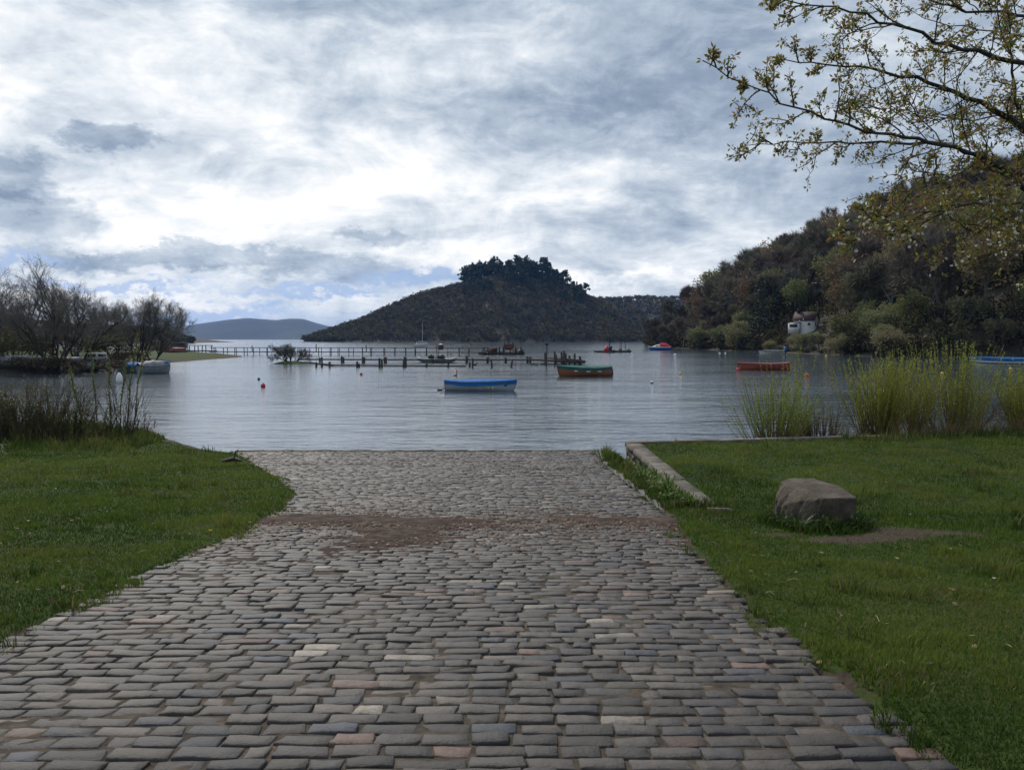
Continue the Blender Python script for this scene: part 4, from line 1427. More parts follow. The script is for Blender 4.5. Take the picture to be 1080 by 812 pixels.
# far motor boat behind the jetty, and the sailing boat
p0 = wat(444, 366.2)
bo, _ = make_boat('motor_boat', 'pale grey motor boat moored beyond the long jetty', 'boat', (p0[0], p0[1], 0), R(0), 5.6 * p0[1] / 320, 2.0, .95, 'white', 'grey_tarp', .35, 'grey_tarp', rise=.35)
p0 = wat(445, 360.4, 0)
bo, _ = make_boat('sailing_boat', 'small sailing boat with a tall bare mast far out on the loch', 'boat', (p0[0], p0[1] * .55, 0), R(20), 6.5, 2.2, 1.0, 'white', 'grey_tarp', .3, 'navy', rise=.3)
Ym = p0[1] * .55
bo.location = ((445 - CX) / F * Ym, Ym, 0)
hm = (HZ - 339.5) / F * Ym + 3
g = MB(); g.tube([(.4, 0, .6), (.4, 0, hm)], [.09, .06], 6); mast_ = g.build('mast', M['white'], bo)
g = MB(); g.tube([(.4, 0, 1.6), (-2.2, 0, 1.7)], .06, 6); g.build('boom', M['white'], bo)
# ring-shaped buoy beyond jetty
p0 = wat(465, 368.5)
bo = tag(empty('mooring_buoy', (p0[0], p0[1], 0)), 'round white mooring buoy with a black band, beyond the long jetty', 'buoy')
g = MB(); th = np.linspace(-PI / 2, PI / 2, 9); g.lathe(np.c_[np.cos(th) * .85, np.sin(th) * .85 + .75], (0, 0, 0), 14); g.build('float', M['white'], bo, smooth=True)
g = MB(); g.lathe([(.60, .1), (.87, .45), (.87, 1.05), (.6, 1.4)], (0, 0, 0), 14); g.build('band', M['black'], bo, smooth=True)

# inflatable dinghies tied at the middle boom
def dinghy(px, py, L, rz, label):
    p0 = wat(px, py)
    o = tag(empty('inflatable_dinghy', (p0[0], p0[1], 0), rz), label, 'boat')
    a_ = np.linspace(-PI * .5, PI * .5, 9)
    r = .24
    side = [(-L / 2, -.6, .22), (-L * .1, -.62, .22)] + [(L * .25 + math.cos(t) * L * .25, math.sin(t) * .6, .24 + .22 * math.cos(t)) for t in a_] + [(-L * .1, .62, .22), (-L / 2, .6, .22)]
    g = MB(); g.tube(side, r, 9); g.build('tube', M['dull_hull'], o, smooth=True)
    g = MB(); g.box((-.1 * L, 0, .1), (L * .8, 1.1, .12)); g.build('floor', M['black'], o)
    g = MB(); g.box((-L * .42, 0, .32), (.06, 1.0, .5)); g.build('transom', M['wood_deck'], o)
    g = MB(); g.box((0, 0, .45), (.28, 1.1, .05)); g.build('thwart', M['wood_deck'], o)
    g = MB(); g.lathe([(0, .3), (.35, .35), (.4, .75), (.2, 1.0), (0, 1.02)], (-L * .12, 0, 0), 9); g.build('seat_console', M['black'], o)
    outboard(o, -L * .46, .55, 'black', 1.0)
    return o


dinghy(452, 382.0, 2.6, R(172), 'left of the two grey inflatable dinghies at the middle boom')
dinghy(469, 382.2, 2.9, R(8), 'right of the two grey inflatable dinghies at the middle boom')

# boats at the left bank
p0 = wat(146, 393.5)
bo, _ = make_boat('rowing_boat', 'small boat with a blue cover at the left bank, partly behind the grey-covered one', 'boat', (p0[0] - .5, p0[1] + .4, 0), R(170), 3.2, 1.4, .8, 'dull_hull', 'blue_tarp', .25, 'grey_tarp', rise=.1)
p0 = wat(162, 394.2)
bo, _ = make_boat('rowing_boat', 'grey boat under a humped grey cover with a blue stern, end of the left bank', 'boat', (p0[0], p0[1], 0), R(40), 2.5, 1.4, .75, 'dull_hull', 'grey_tarp', .55, 'black', rise=.1)
g = MB(); g.lathe([(0, .6), (.4, .62), (.45, .9), (.2, 1.1), (0, 1.12)], (.9, .1, 0), 10); g.build('stern_cover', M['blue_tarp'], bo, smooth=True)
p0 = at(20, 384, 71)
bo, _ = make_boat('rowing_boat', 'boat under a pale grey cover on the bank at the left edge', 'boat', (p0[0], 70.5, .45), R(5), 3.6, 1.5, .75, 'wood_old', 'grey_tarp', .5, 'wood_old', rise=.15)
p0 = at(105, 380, 74)
bo, (Xh, Yh, Zh) = make_boat('cabin_boat', 'small cabin boat with pale cabin and dark windows on the left bank among brambles', 'boat', (p0[0], 73.2, .35), R(80), 3.4, 1.4, .7, 'dull_hull', None, wale='navy', rise=.2)
g = MB(); g.box((.3, 0, 1.1), (1.5, 1.1, .6), 0, 0, 0, .85); cb = g.build('cabin', M['cream'], bo)
g = MB()
for sg in (1, -1): g.box((.3, sg * .525, 1.18), (1.1, .04, .26))
g.box((-.44, 0, 1.18), (.04, .8, .28))
g.build('cabin_window', M['glass'], bo)
p0 = at(72, 377, 76)
bo, _ = make_boat('rowing_boat', 'pale upturned dinghy behind the stems of the biggest bare tree', 'boat', (p0[0], 76, 1.15), R(15), 2.8, 1.3, .6, 'dull_hull', None, wale='blue', rise=.1)
bo.rotation_euler[0] = PI
p0 = wat(126, 404)
o = tag(empty('mooring_buoy', (p0[0], p0[1], 0)), 'fat white mooring buoy near the left bank, seen between the catkin twigs', 'buoy')
g = MB(); g.lathe([(0, -.1), (.16, 0), (.22, .2), (.17, .5), (.06, .72), (0, .73)], (0, 0, 0), 12); g.build('float', M['white'], o, smooth=True)
g = MB(); g.tube([(0, 0, .7), (.05, 0, .82), (0, 0, .88)], .03, 5); g.build('ring', M['black'], o)
# long red boat drawn up on the spit, sheds and rail behind
p0 = at(186, 372.5, 150)
bo, _ = make_boat('rowing_boat', 'long red upturned boat drawn up on the grassy spit', 'boat', (p0[0], 150, lz(p0[0], 150) + .75), R(-14), 4.2, 1.5, .9, 'red_tarp', None, wale='rust', rise=.2)
bo.rotation_euler[0] = R(165)
p0 = at(184, 370, 158)
o = tag(empty('boat_shed', (p0[0], 158, lz(p0[0], 158)), R(3)), 'low dark flat-roofed shed behind the red boat', 'shed')
g = MB(); g.box((0, 0, .8), (4.4, 2.4, 1.7)); g.build('wall', M['wood_old'], o)
g = MB(); g.box((0, 0, 1.75), (4.8, 2.8, .14)); g.build('roof', M['bark_grey'], o)
g = MB(); g.box((.6, -1.23, .8), (.9, .05, 1.3)); g.build('door', M['rust'], o)
p0 = at(198, 375.5, 146)
o = tag(empty('notice_board', (p0[0], 146, lz(p0[0], 146)), .3), 'small white board on a post on the spit', 'sign')
g = MB(); g.tube([(0, 0, -.1), (0, 0, .6)], .04, 5); g.build('post', M['wood_old'], o)
g = MB(); g.box((0, -.05, .6), (.5, .05, .4)); g.build('board', M['white'], o)

# ------------------------------------------------------------------ jetties and booms
def line_posts(o, A, B_, n, zlo, zhi, r, matn, jit=.15, seed=0, name='post'):
    rs_ = np.random.default_rng(seed)
    A, B_ = np.array(A, float), np.array(B_, float)
    for i in range(n):
        t = (i + .5 * rs_.uniform(.6, 1.4)) / n
        q = A + (B_ - A) * t
        g = MB()
        h_ = zhi + rs_.uniform(-jit, jit)
        g.tube([(q[0], q[1], zlo), (q[0] + rs_.normal(0, .04), q[1] + rs_.normal(0, .04), h_)], [r, r * .9], 6)
        g.build(name, M[matn], o)


def plank(o, name, A, B_, wdt, thick, matn):
    A, B_ = np.array(A, float), np.array(B_, float)
    d = B_ - A
    g = MB()
    L = np.linalg.norm(d[:2])
    pit = math.atan2(d[2], L)
    tl = np.array([[math.cos(pit), 0, -math.sin(pit)], [0, 1, 0], [math.sin(pit), 0, math.cos(pit)]])
    g.box((A + B_) / 2, (np.linalg.norm(d), wdt, thick), math.atan2(d[1], d[0]), 0, 0, 1, tl)
    return g.build(name, M[matn], o)


# long jetty with handrail
A = wat(222, 374.0); B_ = wat(514, 374.8)
jt = tag(empty('long_jetty', (0, 0, 0)), 'long railed wooden jetty reaching out from the grassy spit', 'jetty')
up = np.array([0, 0, 1.])
plank(jt, 'deck', A + up * .55, B_ + up * .55, 1.3, .16, 'wood_deck')
for off, zz in ((-.7, 1.35), (.7, 1.35)):
    n_ = np.array([0, off, 0])
    plank(jt, 'handrail', A + n_ + up * zz, B_ + n_ + up * zz, .07, .10, 'wood_old')
line_posts(jt, A + np.array([0, -.75, 0]), B_ + np.array([0, -.75, 0]), 26, -1, 1.4, .08, 'wood_old', .06, 1)
line_posts(jt, A + np.array([0, .75, 0]), B_ + np.array([0, .75, 0]), 26, -1, 1.4, .07, 'wood_old', .05, 2)
line_posts(jt, A + np.array([0, -.7, 0]), B_ + np.array([0, -.7, 0]), 4, .5, 1.9, .09, 'bark_dark', .2, 9, 'mooring_pile')
# tidal timbers under the shore end
Q0 = at(196, 371, 165); Q1 = at(226, 371, 160)
o = tag(empty('boardwalk', (0, 0, 0)), 'short boardwalk with close posts at the shore end of the long jetty', 'boardwalk')
z0 = .6
plank(o, 'deck', (Q0[0], Q0[1], z0), (Q1[0], Q1[1], z0), 1.4, .2, 'wood_old')
plank(o, 'handrail', (Q0[0], Q0[1] - .7, z0 + 1.1), (Q1[0], Q1[1] - .7, z0 + 1.1), .08, .12, 'wood_deck')
line_posts(o, (Q0[0], Q0[1] - .7, 0), (Q1[0], Q1[1] - .7, 0), 7, -.6, 1.75, .10, 'wood_old', .08, 3)
# white pipe frame on the jetty end
Fp = wat(487, 374.6)
o = tag(empty('pipe_frame', (Fp[0], Fp[1], .66)), 'white pipe frame standing on the end of the long jetty', 'frame')
g = MB()
for xx in (-1.35, -.2, 1.35): g.tube([(xx, .3, 0), (xx, .3, 1.25)], .05, 6)
g.build('upright', M['steel'], o)
g = MB(); g.tube([(-1.35, .3, 1.25), (1.35, .3, 1.25)], .05, 6); g.build('crossbar', M['steel'], o)
# pontoon heaped with gear
Pp = wat(531, 374.0)
o = tag(empty('work_pontoon', (Pp[0], Pp[1], 0), R(-4)), 'low pontoon at the end of the long jetty, with dark mooring piles', 'pontoon')
g = MB(); g.box((0, 0, .22), (8.2, 2.4, .55)); g.box((-3.2, .4, .3), (3, 2.2, .5)); g.build('deck', M['wood_old'], o)
rs_ = np.random.default_rng(4)
for xx in (-3.6, -2.9, -1.9, -1.3, -.7, 0.0, 1.4, 2.3, 3.4, 3.9):
    g = MB(); h_ = rs_.uniform(.8, 1.5); g.tube([(xx, -1.25, -1), (xx + rs_.normal(0, .06), -1.25, h_)], .14, 6); g.build('mooring_pile', M['bark_dark'], o)
def gear(name, label, cat, dx_, dy_, z, parts):
    c_ = np.array([Pp[0] + dx_, Pp[1] + dy_, z])
    q = tag(empty(name, c_), label, cat)
    for nm, fn, mm in parts:
        g = MB(); fn(g); g.build(nm, M[mm], q, smooth=False)
gear('winch_cabin', 'dark red winch housing on legs on the low pontoon', 'winch', 1.0, 0, .5,
     [('housing', lambda g: g.box((0, 0, 1.15), (2.0, 1.3, .7)), 'rust'), ('leg', lambda g: [g.box((sx_, sy_, .4), (.14, .14, .85)) for sx_ in (-.85, .85) for sy_ in (-.5, .5)], 'bark_dark'),
      ('drum', lambda g: g.tube([(-.7, -.75, .75), (.7, -.75, .75)], .33, 10), 'rust'), ('post', lambda g: [g.tube([(xx, 0, 1.4), (xx, 0, 1.95)], .1, 5) for xx in (-.8, -.1, .8)], 'bark_dark')])
for dx_, mm, lb, s_ in [(-2.3, 'red', 'dull red fish crate on the low pontoon, nearest the jetty', .55), (-1.55, 'rust', 'rust-brown crate on the low pontoon beside the red one', .6), (2.45, 'bright_red', 'bright red crate right of the winch housing', .5), (2.9, 'white', 'white crate at the outer end of the low pontoon', .5), (-.45, 'white', 'white crate just left of the winch housing', .5)]:
    gear('fish_crate', lb, 'crate', dx_, -.6, .5, [('box', lambda g, s_=s_: g.box((0, 0, s_ / 2), (s_ * 1.3, s_, s_), 0, 0, 0, 1.1), mm), ('rim', lambda g, s_=s_: [g.box((0, k_ * s_ * .55, s_ + .02), (s_ * 1.5, .06, .06)) for k_ in (-1, 1)], mm)])
for dx_, lb in [(3.3, 'black tyre fender standing at the outer end of the low pontoon'), (-3.1, 'black tyre fender at the jetty end of the low pontoon')]:
    c_ = (Pp[0] + dx_, Pp[1] - 1.35, .5)
    g = MB(); th = np.linspace(0, 2 * PI, 15); g.tube(np.c_[np.cos(th) * .3, th * 0, np.sin(th) * .3], .13, 7, 0, 0, False)
    tag(g.build('tyre_fender', M['black'], loc=c_, smooth=True), lb, 'tyre')

# middle boom: a long floating beam held by piles
A = wat(316, 382.2); B_ = wat(611, 383.0)
jt = tag(empty('floating_boom', (0, 0, 0)), 'middle and longest of the low beams held by piles, ending in broken piles', 'boom')
plank(jt, 'beam', A + up * .38, B_ + up * .38, .4, .17, 'wood_old')
for px_ in (338, 361, 383, 406, 427, 492, 514, 533, 556, 559):
    q = wat(px_, 382.6)
    g = MB(); g.tube([(q[0], q[1] - .35, -1), (q[0] + .02, q[1] - .35, .8 + .15 * math.sin(px_))], .13, 6); g.tube([(q[0] + .1, q[1] + .4, -1), (q[0] + .1, q[1] + .4, .7)], .11, 6)
    g.build('pile_pair', M['wood_old'], jt)
# broken pier head at its end
A = wat(574, 383.2); B_ = wat(613, 384.5)
jt = tag(empty('broken_pier', (0, 0, 0)), 'short broken pier of old upright piles at the right end of the boom', 'pier')
plank(jt, 'deck', A + up * .45 + np.array([0, .2, 0]), B_ + up * .3 + np.array([0, .2, 0]), 1.5, .35, 'wood_old')
plank(jt, 'beam', A + up * .75 + np.array([0, -.65, 0]), B_ + up * .5 + np.array([0, -.65, 0]), .2, .2, 'wood_deck')
for i, px_ in enumerate((575.5, 585, 586.5, 592, 594.5, 597, 601, 606, 611.5, 612.5)):
    q = wat(px_, 384.2)
    g = MB(); h_ = [1.35, 1.5, 1.1, 1.45, 1.6, 1.3, 1.0, 1.25, .95, .9][i]
    g.tube([(q[0], q[1] + (-.6 if i % 2 else .5), -1), (q[0] + rs_.normal(0, .05), q[1] + (-.6 if i % 2 else .5), h_)], [.16, .13], 6); g.build('pile', M['wood_old'], jt)
# tall pole with a dark box
q = wat(576.5, 387)
o = tag(empty('marker_pole', (q[0], q[1], 0)), 'tall thin pole with a dark box on top at the broken pier', 'pole')
g = MB(); g.tube([(0, 0, -1), (.02, 0, 2.35)], .06, 6); g.build('pole', M['bark_dark'], o)
g = MB(); g.box((.02, 0, 2.42), (.34, .3, .26)); g.build('box', M['black'], o)
# front boom
A = wat(322, 382.5); Bm = wat(352, 386.2); B_ = wat(491, 387.0)
jt = tag(empty('floating_boom', (0, 0, 0)), 'front and lowest of the beams held by piles, curving out from the islet', 'boom')
plank(jt, 'beam', A + up * .10, Bm + up * .10, .3, .14, 'wood_old')
plank(jt, 'beam', Bm + up * .10, B_ + up * .10, .3, .14, 'wood_old')
for px_, h_ in ((334, .5), (340, .4), (348, .55), (377, .6), (379, .35), (400.5, .95), (403, .85), (426, .8), (428, .5), (450, .4), (473, .6)):
    q = wat(px_, 387)
    g = MB(); g.tube([(q[0], q[1] - .25, -1), (q[0] + .03, q[1] - .25, h_)], .12, 6); g.build('pile', M['wood_old'], jt)
# single leaning piles right of it
for px_, py_, h_, lean_, lb in [(495.5, 387, .55, 0, 'shortest of the lone old piles in the water, leftmost'), (498.5, 387, .95, .02, 'thick lone pile standing beside the shortest one'), (519, 387.3, .75, -.1, 'lone pile leaning left between the boom and the blue-covered boat'), (539.2, 387, .75, .12, 'thin crooked lone pile right of the leaning one')]:
    q = wat(px_, py_)
    g = MB(); g.tube([(q[0] - lean_, q[1], -1), (q[0], q[1], 0), (q[0] + lean_, q[1], h_)], [.13, .12, .10], 7)
    o = tag(g.build('wooden_pile', M['wood_old']), lb, 'pile')

# ------------------------------------------------------------------ buoys and birds
def buoy(px, py, d, mm, label, topm=None):
    q = wat(px, py)
    o = tag(empty('buoy', (q[0], q[1], 0)), label, 'buoy')
    r = d / 2
    th = np.linspace(-PI / 2, PI / 2, 9)
    g = MB(); g.lathe(np.c_[np.cos(th) * r, np.sin(th) * r + r * .55], (0, 0, 0), 14); g.build('float', M[mm], o, smooth=True)
    g = MB(); g.lathe([(r * .25, r * 1.45), (r * .22, r * 1.75), (r * .1, r * 1.8), (0, r * 1.8)], (0, 0, 0), 8); g.build('eye', M[topm or 'black'], o)
    if topm == 'black':
        g = MB(); g.lathe([(r * .8, -.1), (r * 1.02, r * .35), (r * 1.02, r * .6), (r * .9, r * .7)], (0, 0, 0), 14); g.build('band', M['navy'], o, smooth=True)
    return o


buoy(277.5, 408.2, .30, 'red', 'dark red buoy on the open water in front of the islet')
buoy(273, 400.5, .20, 'navy', 'small dark blue buoy just behind the dark red one')
buoy(381, 395.4, .24, 'red', 'red buoy in front of the low boom, left of the blue-covered boat')
buoy(687.5, 404, .22, 'white', 'small white buoy with a dark band, right of the green-covered boat', 'black')
buoy(718, 395, .24, 'yellow', 'yellow buoy on open water right of the green-covered boat')
buoy(712, 375.2, .5, 'white', 'white buoy below the red-canopied cruiser')
buoy(666.5, 374, .45, 'white', 'white buoy off the right end of the work barge')
buoy(851, 397, .36, 'orange', 'orange buoy seen through the first willow')
buoy(778.5, 391, .34, 'bright_red', 'bright red buoy at the bow of the orange boat')
buoy(871.5, 376.2, .4, 'yellow', 'pale yellow buoy by the far bank between the willows')
buoy(759, 373.2, .4, 'white', 'left of the two white buoys close together under the hillside')
buoy(765, 373.2, .4, 'white', 'right of the two white buoys close together under the hillside')
buoy(786.5, 367.6, .6, 'white', 'white buoy close to the little beach by the conifers')
buoy(994, 395, .3, 'yellow', 'yellow buoy showing between the stems of the third willow')
buoy(1066, 390, .3, 'yellow', 'yellow buoy under the launch at the right edge')
# red spar marker
q = wat(481.5, 396.5)
o = tag(empty('spar_buoy', (q[0], q[1], 0)), 'thin red spar marker standing up behind the blue-covered boat', 'buoy')
g = MB(); g.tube([(0, 0, -.3), (.03, 0, .55)], [.05, .035], 7); g.build('spar', M['red'], o)
g = MB(); g.lathe([(0, -.1), (.12, -.03), (.13, .06), (0, .12)], (-.12, 0, 0), 10); g.build('float', M['black'], o)
g = MB(); g.box((.04, 0, .5), (.10, .03, .12)); g.build('top_mark', M['white'], o)


def duck(px, py, s, label, rz=0):
    q = wat(px, py)
    g = MB()
    th = np.linspace(0, 2 * PI, 10)
    xs = np.linspace(-.24, .22, 9)
    rad = np.array([.015, .06, .10, .12, .125, .115, .095, .07, .03])
    zc = np.array([.10, .085, .07, .06, .06, .06, .07, .09, .11])
    g.tube(np.c_[xs, xs * 0, zc] * s, rad * s, 9)
    g.tube(np.array([(.15, 0, .10), (.19, 0, .19), (.22, 0, .25), (.27, 0, .26), (.34, 0, .245)]) * s, np.array([.055, .042, .05, .042, .012]) * s, 8)
    return tag(g.build('duck', M['duck'], loc=(q[0], q[1], 0), smooth=True), label, 'bird').__setattr__('rotation_euler', (0, 0, rz))


M['duck'] = mat('dark_plumage', (.02, .018, .016), (.10, .09, .08), 8, .8)
duck(500.8, 385.3, 1.2, 'dark duck swimming beside the thick lone pile', .4)
duck(561, 385, 1.0, 'dark duck, leftmost of the pair swimming off the broken pier')
duck(565.5, 385.2, .9, 'paler duck following the leftmost one off the broken pier', 2.8)
duck(572, 384.6, 1.2, 'black duck close to the tall marker pole', .3)

# ------------------------------------------------------------------ islet with a bare bush
q = wat(306, 383.5)
g = MB()
u, v = np.meshgrid(np.linspace(0, 2 * PI, 34), np.linspace(0, 1, 9))
rr = v * (1 + .25 * np.sin(u * 2 + 1) + .12 * np.sin(u * 5))
g.grid(q[0] + np.cos(u) * rr * 2.3, q[1] + np.sin(u) * rr * 3.2, .32 - .55 * v ** 2 + 0 * u, 0, 0.0)
tag(g.build('islet_ground', M['turf'], smooth=True), kind='structure')
near_tree('bare_bush', 'low spreading bare bush alone on the tiny grassy islet', 305, 381, q[1], crownmat='twig_grey_plain', stems=8, seed=41, h=3.0, spread=1.1, ang=.7, z=.3, r0=.08, kids=(6, 5, 4), mx=3, rmin=.016, spray=(5, .35, .022))
g = MB()

# ------------------------------------------------------------------ retaining wall and kerb of the right-hand lawn
def stone_block(g, c, size, rot, val, rs_, j=.012, m=0):
    """a hewn block with slightly worn arrises"""
    n = 5
    a = np.array([-1, -.94, 0, .94, 1.0])
    sx, sy, sz = np.array(size) / 2
    faces = [((0, 1), 2, 1), ((0, 1), 2, -1), ((0, 2), 1, 1), ((0, 2), 1, -1), ((1, 2), 0, 1), ((1, 2), 0, -1)]
    ca, sa = math.cos(rot), math.sin(rot)
    seed = rs_.uniform(0, 100)
    for (i, k), f, sg in faces:
        A, B_ = np.meshgrid(a, a)
        P = np.zeros((n, n, 3)); P[..., i] = A; P[..., k] = B_; P[..., f] = sg
        edge = (np.abs(P) > .99).sum(-1)
        P = P * np.array([sx, sy, sz])
        sh = np.where(edge >= 2, 1 - .0, 1.0)[..., None]
        jit = np.stack([np.sin(P @ np.array([13.1, 7.7, 21.3]) * 3 + seed + q) for q in (0, 2, 4)], -1) * j
        P = P * sh + jit
        pull = np.where(edge >= 2, .010, 0)[..., None]
        P = P - np.sign(P) * pull
        x_, y_ = P[..., 0] * ca - P[..., 1] * sa, P[..., 0] * sa + P[..., 1] * ca
        order = 1 if (sg > 0) == (f != 1) else -1
        g.grid(x_[::order] + c[0], y_[::order] + c[1], P[..., 2][::order] + c[2], m, val)


rs_ = np.random.default_rng(12)
wall = tag(empty('retaining_wall', (0, 0, 0)), 'low stone wall with flat coping between the slipway verge and the lawn', 'wall')
y = WY0
CW = .31
while y < WY1 - .02:
    L = min(rs_.uniform(.8, 1.25), WY1 - y)
    if WY1 - (y + L) < .5: L = WY1 - y
    g = MB()
    stone_block(g, (WX + CW / 2, y + L / 2, WTOP - .045 + rs_.normal(0, .006)), (CW + rs_.normal(0, .006), L - .016, .13), rs_.normal(0, .008), rs_.uniform(.8, 1.15), rs_, .006)
    g.build('coping_stone', M['stone_coping'], wall)
    y += L
g = MB()
for row, (z0, z1) in enumerate(((.44, .58), (.30, .44), (.16, .30), (.02, .16), (-.12, .02))):
    y = WY0 + .35 * row * 0 + .06
    while y < WY1:
        L = rs_.uniform(.2, .5)
        if z1 > slip(y) - .1 :
            stone_block(g, (WX + .15 + rs_.normal(0, .008), y + L / 2, (z0 + z1) / 2), (.22, L - .02, z1 - z0 - .014), 0, rs_.uniform(.6, 1.2), rs_, .010)
        y += L
g.box((WX + .17, (WY0 + WY1) / 2 + .1, .2), (.16, WY1 - WY0 - .2, .72), 0, 0, .45)
g.build('wall_face', M['stone_wall'], wall)
# waterside kerb
kerbw = tag(empty('quay_wall', (0, 0, 0)), 'stone quay edge along the water at the back of the right lawn', 'wall')
pA, pB = np.array([WX + .02, WY1 + .12]), np.array([9.4, float(yb(9.4)) + .06])
dv = pB - pA
L_all = np.linalg.norm(dv); dv /= L_all; rot = math.atan2(dv[1], dv[0])
s = 0
while s < L_all - .05:
    L = min(rs_.uniform(.7, 1.2), L_all - s)
    c = pA + dv * (s + L / 2)
    g = MB(); stone_block(g, (c[0], c[1], WTOP - .035 + rs_.normal(0, .006)), (L - .015, .28, .12), rot, rs_.uniform(.8, 1.15), rs_, .006); g.build('coping_stone', M['stone_coping'], kerbw)
    s += L
g = MB()
for z0, z1 in ((.40, .58), (.2, .4), (0, .2), (-.25, 0), (-.6, -.25)):
    s = .02
    while s < L_all - .1:
        L = rs_.uniform(.3, .6); L = min(L, L_all - s)
        c = pA + dv * (s + L / 2)
        stone_block(g, (c[0], c[1], (z0 + z1) / 2), (L - .015, .24, z1 - z0 - .014), rot, rs_.uniform(.6, 1.2), rs_, .010)
        s += L
c = (pA + pB) / 2
g.box((c[0], c[1], 0), (L_all - .06, .18, 1.12), rot, 0, .45)
g.build('wall_face', M['stone_wall'], kerbw)
# a stray flat stone at the end of the wall
g = MB(); stone_block(g, (2.72, 10.42, float(ground(2.72, 10.42)) + .015), (.30, .16, .07), -.35, 1.2, rs_, .012)
tag(g.build('flat_stone', M['stone_coping']), 'small flat stone in the grass just before the end of the low wall', 'stone')

# ------------------------------------------------------------------ the boulder on the lawn
m, nt, out = new_mat('boulder_stone')
co = nt.node('ShaderNodeTexCoord').outputs['Object']
f = nt.noise(co, 4, 7, .65)
f2 = nt.noise(co, 30, 6, .7)
col = nt.ramp(f, [(.3, (.04, .032, .025)), (.5, (.08, .065, .051)), (.7, (.14, .117, .097))])
col = nt.mix(1, col, nt.ramp(f2, [(.3, (.7, .7, .7)), (.7, (1.25, 1.25, 1.25))]), 'MULTIPLY')
lich = nt.ramp(nt.noise(nt.mapping(co, loc=(4, 2, 1)), 9, 5, .7), [(.58, (0, 0, 0)), (.66, (1, 1, 1))])
col = nt.mix(nt.math('MULTIPLY', lich, .6), col, (.10, .095, .05))
p = nt.node('ShaderNodeBsdfPrincipled'); nt.link(col, p.inputs[0]); p.inputs['Roughness'].default_value = .9
p.inputs['Specular IOR Level'].default_value = .2
nt.link(nt.bump(nt.noise(co, 38, 8, .75), .9, .012), p.inputs['Normal'])
nt.link(p.outputs[0], out.inputs[0])
M['boulder'] = m
BLD = (3.61, 9.55)
import bmesh
from mathutils import noise as mnoise
bm = bmesh.new()
PT = [  # hewn block: x, y, z
    (-.14, -.46, -.1), (.28, -.46, -.1), (.33, .25, -.1), (.22, .60, -.1), (-.16, .62, -.1), (-.36, .30, -.1), (-.40, 0, -.1), (-.30, -.28, -.1),
    (-.105, -.455, .20), (-.07, -.45, .335), (.275, -.445, .335), (.30, -.36, .345), (.315, .12, .36), (.275, .30, .365), (.19, .575, .375), (-.09, .59, .375),
    (-.225, .44, .37), (-.255, .22, .365), (-.20, -.02, .36), (-.13, -.26, .345), (-.36, .22, .22), (-.385, .02, .16), (-.30, -.14, .24), (-.24, -.27, .21), (-.34, .33, .10)]
for p_ in PT:
    bm.verts.new(p_)
bmesh.ops.convex_hull(bm, input=bm.verts)
bmesh.ops.dissolve_limit(bm, angle_limit=R(7), verts=bm.verts, edges=bm.edges)
bmesh.ops.bevel(bm, geom=[e for e in bm.edges], offset=.011, segments=1, affect='EDGES')
bmesh.ops.triangulate(bm, faces=bm.faces)
for _ in range(3):
    long_ = [e for e in bm.edges if e.calc_length() > .028]
    bmesh.ops.subdivide_edges(bm, edges=long_, cuts=1, use_grid_fill=False)
    bmesh.ops.triangulate(bm, faces=bm.faces)
bm.normal_update()
for v in bm.verts:
    nrm = v.normal.copy()
    topw = max(0.0, nrm.z)
    side = 1.0 - topw
    n1 = mnoise.noise(v.co * 7.0) * .012 + mnoise.noise(v.co * 19.0) * .007
    # upright fractures on the rough left flank
    fr = 0.0
    if v.co.x < -.08:
        q = mnoise.noise(Vector((v.co.y * 13.0, v.co.z * 2.5, 3.0)))
        fr = -max(0.0, q) * .07 * side
    v.co += nrm * (n1 * (.55 if topw > .7 else 1.0) + fr)
me = bpy.data.meshes.new('boulder')
bm.to_mesh(me); bm.free()
me.materials.append(M['boulder'])
bo = bpy.data.objects.new('boulder', me)
COL.objects.link(bo)
bo.location = (BLD[0] + .02, BLD[1], float(ground(*BLD)) - .02)
bo.scale = (1.1, 1.03, 1.16)
tag(bo, 'big squared boulder with a flat top sitting in the grass of the right lawn', 'boulder')

# ------------------------------------------------------------------ grass
def in_slip(x, y, mrg=0.0):
    return (x > xl(y) + mrg) & (x < xr(y) - mrg) & (y < 21.5)


